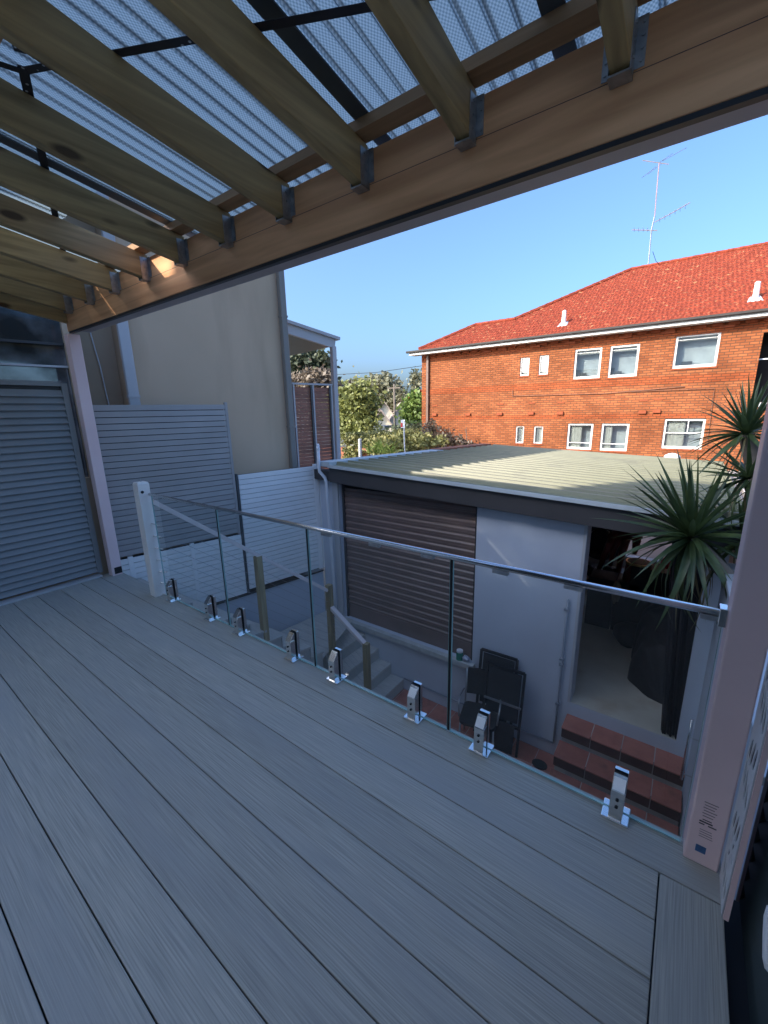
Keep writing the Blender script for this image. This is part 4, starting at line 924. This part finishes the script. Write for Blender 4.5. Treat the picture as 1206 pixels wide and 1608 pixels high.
ZA, ZB = ZE+TP*TA, ZE+TP*TBm
ro = MB()
ro.add([(XA, YE, ZE), (XA+TA, YE+TA, ZA), (XA+TA, YE+8, ZA), (XA, YE+10, ZE)], [(0, 1, 2, 3)])
ro.add([(XB, YE, ZE), (XB+TBm, YE+TBm, ZB), (XB, YE+2*TBm, ZE)], [(0, 1, 2)])
ro.add([(XB+TBm, YE+TBm, ZB), (8, YE+TBm, ZB), (8, YE+2*TBm, ZE), (XB, YE+2*TBm, ZE)], [(0, 1, 2, 3)])
ro.add([(XA, YE+.02, ZE-.015), (8, YE+.02, ZE-.015), (8, YE+TBm, ZB-.03), (XB+TBm, YE+TBm, ZB-.03), (XB+TA, YE+TA, ZA-.02), (XA+TA, YE+TA, ZA-.02)], [(0, 1, 2, 3, 4, 5)])
ro.build('roof', rtile_m, bb_)
rc = MB()
def caps(a, b2):
    a = Vector(a); b2 = Vector(b2); n = int((b2-a).length/.38)
    for i in range(n):
        p, q = a.lerp(b2, i/n), a.lerp(b2, (i+1.08)/n); rc.tube([p, q], [.10, .085], 7)
caps((XA, YE, ZE+.03), (XA+TA, YE+TA, ZA+.04)); caps((XA+TA, YE+TA, ZA+.04), (XB+TA, YE+TA, ZA+.04)); caps((XB+TA, YE+TA, ZA+.04), (XB+TBm, YE+TBm, ZB+.04)); caps((XB+TBm, YE+TBm, ZB+.04), (8, YE+TBm, ZB+.04))
rc.build('ridge_caps', rtile_m, bb_)
for (px, py_) in ((885, 508), (1185, 474)):
    # foot on the roof plane about 0.75 m up the slope
    a = at(px, py_, 18.75); tt = .7; bx = a.x; by = YE+tt; bz = ZE+TP*tt
    v = MB().tube([(bx, by, bz), (bx, by, bz+.50)], [.085, .075], 10).build('roof_vent', whitep_m, bb_)
    MB().hexa([(bx-.20, by-.20, bz-.06), (bx+.20, by-.20, bz-.06), (bx+.15, by+.14, bz+.13), (bx-.15, by+.14, bz+.13)], [(bx-.17, by-.17, bz-.02), (bx+.17, by-.17, bz-.02), (bx+.12, by+.11, bz+.15), (bx-.12, by+.11, bz+.15)]).build('lead_flashing', flash_m, v)
    MB().tube([(bx, by, bz+.50), (bx, by, bz+.53), (bx, by, bz+.56)], [.08, .08, .03], 10).build('cowl', whitep_m, v)
# wires along the wall
wr = MB().tube([tuple(at(805, 622, 18.46)), tuple(at(950, 618, 18.46)), tuple(at(1075, 607, 18.46))], .012, 5); wr.tube([tuple(at(990, 615, 18.46)), tuple(at(1122, 610, 18.46)), tuple(at(1110, 700, 18.46))], .012, 5)
wr.tube([tuple(at(805, 612, 18.46)), tuple(at(805, 622, 18.46))], .012, 5)
wr.build('wall_cable', mat('cable_brown', (.26, .12, .07), (.2, .09, .05), ns=3, rough=.7), bb_)
# antenna
YR = YE+TBm
an = thing('tv_antenna', 'tall thin television antenna mast on the roof ridge', 'antenna', tuple(at(1018, 422, YR)))
def P_(x, y, dy=0): return tuple(at(x, y, YR+dy))
MB().tube([P_(1017, 428), P_(1023, 362), P_(1028, 340)], .028, 6).build('mast', gal_m, an)
MB().tube([P_(1028, 340), P_(1035, 256)], .02, 6).build('upper_mast', mat('rusty_mast', (.40, .26, .24), (.3, .2, .18), ns=9, rough=.7), an)
MB().tube([P_(1009, 252), P_(1050, 258)], .018, 5).build('boom', mat('antenna_element', (.25, .22, .22), (.2, .18, .18), ns=9, rough=.5), an)
for (a, b2) in (((1008, 279), (1030, 262)), ((1017, 274), (1040, 256)), ((1040, 253), (1078, 232)), ((1034, 256), (1056, 241))):
    MB().tube([P_(*a), P_(*b2, .4)], .010, 5).build('element', gal_m, an)
MB().tube([P_(1028, 349), P_(1056, 334), P_(1084, 318)], .020, 5).build('side_boom', MATS['antenna_element'], an)
MB().tube([P_(992, 361), P_(1032, 362)], .020, 5).build('lower_boom', MATS['antenna_element'], an)
for k in range(5):
    x = 996+k*7; MB().tube([P_(x, 357, -.5), P_(x, 364, .5)], .008, 4).build('element', gal_m, an)
for k in range(6):
    x = 1036+k*8; y = 345-k*4.2; MB().tube([P_(x, y-3, -.4), P_(x, y+4, .4)], .008, 4).build('element', gal_m, an)
MB().tube([P_(1025, 395, -.2), P_(1030, 410, -.2), P_(1040, 419, -.1)], .01, 4).build('lead_cable', blk_m, an)

# ================================================================== BACKGROUND
def foliage(name, ells, n, size, seed, mt, parent=None, clump=.35, loc=(0, 0, 0), elong=1.6):
    rn = random.Random(seed); V = []; F = []
    tot = sum(e[3]*e[4]*e[5] for e in ells)
    for e in ells:
        nn = int(n*e[3]*e[4]*e[5]/tot); nc = max(6, nn//26)
        for _ in range(nc):
            d = Vector((rn.gauss(0, 1), rn.gauss(0, 1), rn.gauss(0, 1))).normalized(); r = rn.uniform(.35, 1.05)**.6
            c = Vector((e[0]+d.x*e[3]*r, e[1]+d.y*e[4]*r, e[2]+d.z*e[5]*r)); cs = clump*rn.uniform(.5, 1.3)
            for _ in range(26):
                q = c+Vector((rn.gauss(0, cs), rn.gauss(0, cs), rn.gauss(0, cs*.7))); a = Vector((rn.gauss(0, 1), rn.gauss(0, 1), rn.gauss(0, .7))).normalized(); b_ = a.orthogonal().normalized()
                b_ = (Matrix.Rotation(rn.uniform(0, 6.28), 3, a) @ b_); s_ = size*rn.uniform(.6, 1.4); a = a*s_*elong/2; b_ = b_*s_/2
                k = len(V); V += [tuple(q-a), tuple(q+b_), tuple(q+a), tuple(q-b_)]; F.append((k, k+1, k+2, k+3))
    me = bpy.data.meshes.new(name); l = loc; me.from_pydata([(p[0]-l[0], p[1]-l[1], p[2]-l[2]) for p in V], [], F); me.materials.append(mt)
    return put(name, me, parent, loc)
def tree(label, base, h, ells, n, size, mt, seed, clump=.4, tr=.16, name='tree'):
    t = thing(name, label, 'tree', base); rn = random.Random(seed)
    top = (base[0]+rn.uniform(-.3, .3), base[1], base[2]+h*.55)
    MB().tube([base, ((base[0]*.5+top[0]*.5)+.1, base[1], (base[2]+top[2])/2), top], [tr, tr*.8, tr*.55], 8).build('trunk', bark_m, t, smooth=True)
    for e in ells[:5]:
        MB().tube([((base[0]+top[0])/2, base[1], (base[2]+top[2])/2+.2), ((top[0]+e[0])/2, (top[1]+e[1])/2, (top[2]+e[2])/2), (e[0], e[1], e[2]+e[5]*.3)], [tr*.5, tr*.3, tr*.12], 6).build('limb', bark_m, t, smooth=True)
    foliage('crown', ells, n, size, seed, mt, t, clump)
    return t
def E_(x, y, Y, rx_, rz3, ry_=None):
    c = at(x, y, Y); d = Y/ (at(x, y, 1)-Vector((0, 0, CAMH))).dot(Vector((0, 1, 0)))
    s = (c-Vector((0, 0, CAMH))).dot(FWD)/FPX
    return (c.x, c.y, c.z, rx_*s, (ry_ or rx_)*s, rz3*s)
def base(x, Y): c = at(x, 690, Y); return (c.x, c.y, GZ-.34)
tree('broad yellow green tree nearest the verandah post', base(553, 27), 6, [E_(540, 640, 27, 26, 34), E_(565, 632, 27, 24, 28), E_(555, 670, 27, 30, 22), E_(575, 660, 26.5, 18, 20)], 9000, .22, tree1_m, 1, .45)
tree('tall olive gum tree on the skyline behind the cream house', base(610, 75), 14, [E_(600, 612, 75, 30, 18), E_(577, 618, 76, 20, 16), E_(625, 630, 75, 28, 16), E_(645, 640, 75, 18, 18), E_(590, 640, 75, 30, 18)], 9000, .6, tree2_m, 2, 1.0, .5)
tree('pale gum tree left on the skyline', base(550, 85), 12, [E_(540, 618, 85, 22, 14), E_(560, 610, 85, 18, 10)], 3000, .6, tree2_m, 12, 1.0, .4)
tree('bright green bushy tree between pole and brick wall', base(648, 33), 5, [E_(652, 638, 33, 12, 18), E_(649, 656, 33, 11, 14), E_(657, 668, 33, 12, 14)], 5000, .25, tree3_m, 3, .4)
tree('thin wispy gum tree top beside the brick wall corner', base(655, 60), 12, [E_(655, 588, 60, 5, 14), E_(651, 605, 60, 7, 8)], 420, .4, tree2_m, 4, .5, .2)
tree('dark green tree seen through the verandah', base(470, 13), 6, [E_(470, 580, 13, 26, 26), E_(495, 575, 13.5, 20, 22), E_(450, 590, 13, 24, 22), E_(505, 598, 13.5, 12, 10)], 7000, .13, tree4_m, 5, .22)
tree('pale grey leaved shrub low behind the verandah screen', base(500, 11), 4, [E_(498, 600, 11, 24, 14), E_(465, 604, 11, 20, 10)], 2600, .10, dry_m, 6, .18, .08, 'shrub')
# hedge and shrubs behind the garage
t = thing('hedge', 'long clipped yellow green hedge behind the garage roof', 'hedge', tuple(at(600, 700, 16)))
foliage('hedge_leaves', [E_(565, 694, 16, 26, 14), E_(600, 690, 16, 26, 13), E_(640, 690, 16, 26, 14), E_(620, 700, 15.5, 40, 14), E_(675, 693, 15.6, 24, 10), E_(560, 712, 15, 20, 18)], 9000, .10, 7, hedge_m, t, .16)
t = thing('palm_shrub', 'spiky bright green palm fronds in front of the hedge', 'palm', tuple(at(588, 705, 13)))
for k in range(46):
    rn = random.Random(k); c = at(588+rn.uniform(-14, 30), 712, 13); az = rn.uniform(0, 6.28); el = rn.uniform(.5, 1.45)
    o = put('frond', MATS and LM[3], t, tuple(c)); d = Vector((math.cos(az)*math.cos(el), math.sin(az)*math.cos(el), math.sin(el))); y_ = Vector((0, 0, 1)).cross(d).normalized(); z_ = d.cross(y_)
    o.rotation_euler = Matrix((d, y_, z_)).transposed().to_euler(); o.scale = (.75, .9, .75)
    o.material_slots[0].link = 'OBJECT'; o.material_slots[0].material = tree3_m
t = thing('dry_climber', 'dry grey brown climbing shrub against the left end of the brick wall', 'shrub', tuple(at(680, 700, 17.6)))
foliage('dry_leaves', [E_(675, 680, 17.7, 12, 22, 5), E_(690, 692, 17.6, 20, 12, 5), E_(712, 690, 17.7, 14, 13, 5), E_(662, 690, 17, 12, 12), E_(735, 697, 17.8, 10, 5, 4)], 1800, .10, 8, dry_m, t, .16)
for k in range(14):
    rn = random.Random(50+k); a = at(665+k*5, 705, 17.7); b_ = at(660+k*5.5+rn.uniform(-8, 8), 672+rn.uniform(-5, 18), 17.9)
    MB().tube([tuple(a), tuple(a.lerp(b_, .5)+Vector((.1, 0, 0))), tuple(b_)], .012, 4).build('stem', bark_m, t)
# houses
def gable(label, x0, x1, Y, z0, ze, zr, dep, wallm, roofm2, front=True):
    t = thing('house', label, 'house', ((x0+x1)/2, Y, z0)); xm = (x0+x1)/2
    MB().prism([(x0, z0), (x1, z0), (x1, ze), (xm, zr), (x0, ze)], lambda x, z: (x, Y, z), lambda x, z: (x, Y+dep, z)).build('wall', wallm, t)
    o_ = .35; s = (zr-ze)/(xm-x0)
    MB().hexa([(x0-o_, Y-.5, ze-o_*s), (xm, Y-.5, zr+.02), (xm, Y+dep, zr+.02), (x0-o_, Y+dep, ze-o_*s)], [(x0-o_, Y-.5, ze-o_*s+.2), (xm, Y-.5, zr+.25), (xm, Y+dep, zr+.25), (x0-o_, Y+dep, ze-o_*s+.2)]).build('roof', roofm2, t)
    MB().hexa([(xm+.01, Y-.5, zr+.02), (x1+o_, Y-.5, ze-o_*s), (x1+o_, Y+dep, ze-o_*s), (xm+.01, Y+dep, zr+.02)], [(xm+.01, Y-.5, zr+.25), (x1+o_, Y-.5, ze-o_*s+.2), (x1+o_, Y+dep, ze-o_*s+.2), (xm+.01, Y+dep, zr+.25)]).build('roof', roofm2, t)
    w_ = MB().box(xm-.5, xm+.5, Y-.06, Y-.01, ze-1.3, ze-.2).build('window', winw_m, t); MB().box(xm-.42, xm+.42, Y-.08, Y-.062, ze-1.22, ze-.28).build('pane', pane_m, w_)
    t.rotation_euler = (0, 0, R(36))
    return t
a = at(585, 668, 42); b_ = at(612, 668, 42); c = at(600, 648, 42)
gable('cream gabled house with brown roof left of the power pole', a.x, b_.x, 42, GZ, a.z, c.z+.2, 7, cream_m, rooft_m)
a = at(612, 668, 46); b_ = at(648, 668, 46); c = at(630, 638, 46)
gable('cream house with steep gable behind the power pole', a.x, b_.x, 46, GZ, a.z, c.z+.3, 8, cream_m, rooft_m)
a = at(574, 655, 55); b_ = at(600, 650, 55); c = at(590, 640, 55)
gable('far brown roofed house beyond the cream houses', a.x, b_.x, 58, GZ, a.z, c.z+.8, 8, cream_m, rooft_m)
a = at(648, 618, 66); b_ = at(668, 618, 66)
gable('distant house with red roof by the brick wall corner', a.x, b_.x, 66, GZ, at(650, 622, 66).z, at(655, 612, 66).z, 8, brick_m, rtile_m)
c = at(592, 672, 38); t = thing('carport', 'dark flat carport roof in front of the cream house', 'carport', (c.x, 38, GZ))
MB().box(c.x-1.4, c.x+1.5, 37.4, 40, c.z, c.z+.25).build('roof', dgrey_m, t)
for dx in (-1.3, 1.4): MB().box(c.x+dx-.06, c.x+dx+.06, 37.5, 37.62, GZ-.3, c.z).build('post', dgrey_m, t)
c = at(620, 660, 36); t = thing('power_pole', 'pale timber power pole with crossarm among the trees', 'pole', (c.x, 36, GZ-.3)); tp_ = at(619, 603, 36)
MB().tube([(c.x, 36, GZ-.3), (tp_.x, 36, tp_.z)], [.14, .10], 8).build('pole_shaft', bark_m, t, smooth=True)
MB().box(tp_.x-.8, tp_.x+.8, 35.9, 36.0, tp_.z-.45, tp_.z-.33).build('crossarm', bark_m, t)
o = MB().tube([tuple(at(430, 590, 30)), tuple(at(530, 588, 30)), tuple(at(590, 585, 30)), tuple(at(665, 574, 30))], .022, 5).build('overhead_cable', blk_m, None); tag(o, 'single dark overhead cable crossing the sky left of the brick building', 'cable')
c = at(565, 690, 12.5); o = MB().tube([(0, 0, GZ-c.z), (0, 0, 0), (0, 0, .03)], [.07, .07, .03], 10).build('bollard', bpipe_m, None, tuple(c)); tag(o, 'short grey pipe post in front of the hedge', 'post')
c = at(634, 664, 14); t = thing('street_sign', 'small red and white sign on a leaning pole by the hedge', 'sign', tuple(c))
MB().tube([(c.x, 14, c.z+.1), (c.x+.12, 14, GZ-.3)], .025, 8).build('sign_pole', pvc_m, t)
MB().box(c.x-.10, c.x+.08, 13.95, 13.97, c.z-.2, c.z+.12).build('sign_plate', pvc_m, t); MB().box(c.x-.10, c.x-.02, 13.935, 13.947, c.z-.16, c.z+.0).build('red_panel', red_m, t)
c = at(537, 700, 24); t = thing('parked_car', 'silver parked car glimpsed between the verandah post and the tree', 'car', (c.x, 24, GZ-.34))
cp2 = [(-2.1, .25), (-2.1, .75), (-1.5, .9), (-.9, 1.38), (.7, 1.40), (1.35, .95), (2.1, .85), (2.15, .28)]
MB().prism(cp2, lambda x, z: (c.x+x*.3, 24+x, GZ-.34+z), lambda x, z: (c.x+x*.3+1.7, 24+x, GZ-.34+z)).build('body', flash_m, t, bev=.05)
for dy in (-1.3, 1.35): MB().tube([(c.x+dy*.3-.03, 24+dy, GZ-.04), (c.x+dy*.3+.2, 24+dy, GZ-.04)], .31, 16).build('wheel', rubber_m, t)
MB().box(c.x+1.62, c.x+1.63, 23.4, 24.6, GZ+.6, GZ+.98).build('side_window', dpane_m, t)
t = thing('brick_fence', 'low red brick garden fence below the yellow green tree', 'wall', tuple(at(545, 712, 15)))
c = at(545, 703, 15); MB().box(c.x-2, c.x+1.2, 15, 15.25, GZ-.3, c.z).build('wall_body', parapet_m, t)
MB().box(c.x+.2, c.x+.4, 14.98, 15.27, GZ-.3, c.z+.15).build('pier', cream_m, t)
tree('low dark shrub filling the gap right of the cream houses', base(660, 24), 3, [E_(655, 684, 24, 16, 12), E_(635, 682, 24, 14, 9)], 2600, .16, tree4_m, 15, .3, .06, 'shrub')
tree('far line of olive treetops behind the houses', base(600, 120), 9, [E_(540, 650, 120, 60, 10), E_(600, 648, 120, 60, 10), E_(660, 650, 120, 60, 12)], 6000, 1.1, tree4_m, 16, 1.8, .5)

# ================================================================== THE HOUSE BEHIND THE DECK (unseen, outline shaped to block the sun)
hh = thing('unseen_rear_house', 'unseen pale rendered house behind the deck, shaped to block the sun', 'house', (-2, -8, GZ))
HX = -5.15
MB().box(-7.45, 5, -12, -6.0, GZ-.3, 9.2).box(-11, -7.451, -12, -6.0, GZ-.3, 7.0).build('wall', houseb_m, hh)
dr_ = MB().box(-3.6, -.6, -5.995, -5.975, .0, 2.3).build('sliding_door', dpane_m, hh)
MB().box(-3.68, -3.60, -5.999, -5.94, 0, 2.38).box(-.60, -.52, -5.999, -5.94, 0, 2.38).box(-3.6, -.6, -5.999, -5.94, 2.3, 2.38).box(-2.14, -2.06, -5.974, -5.95, 0, 2.3).build('door_frame', winw_m, dr_)
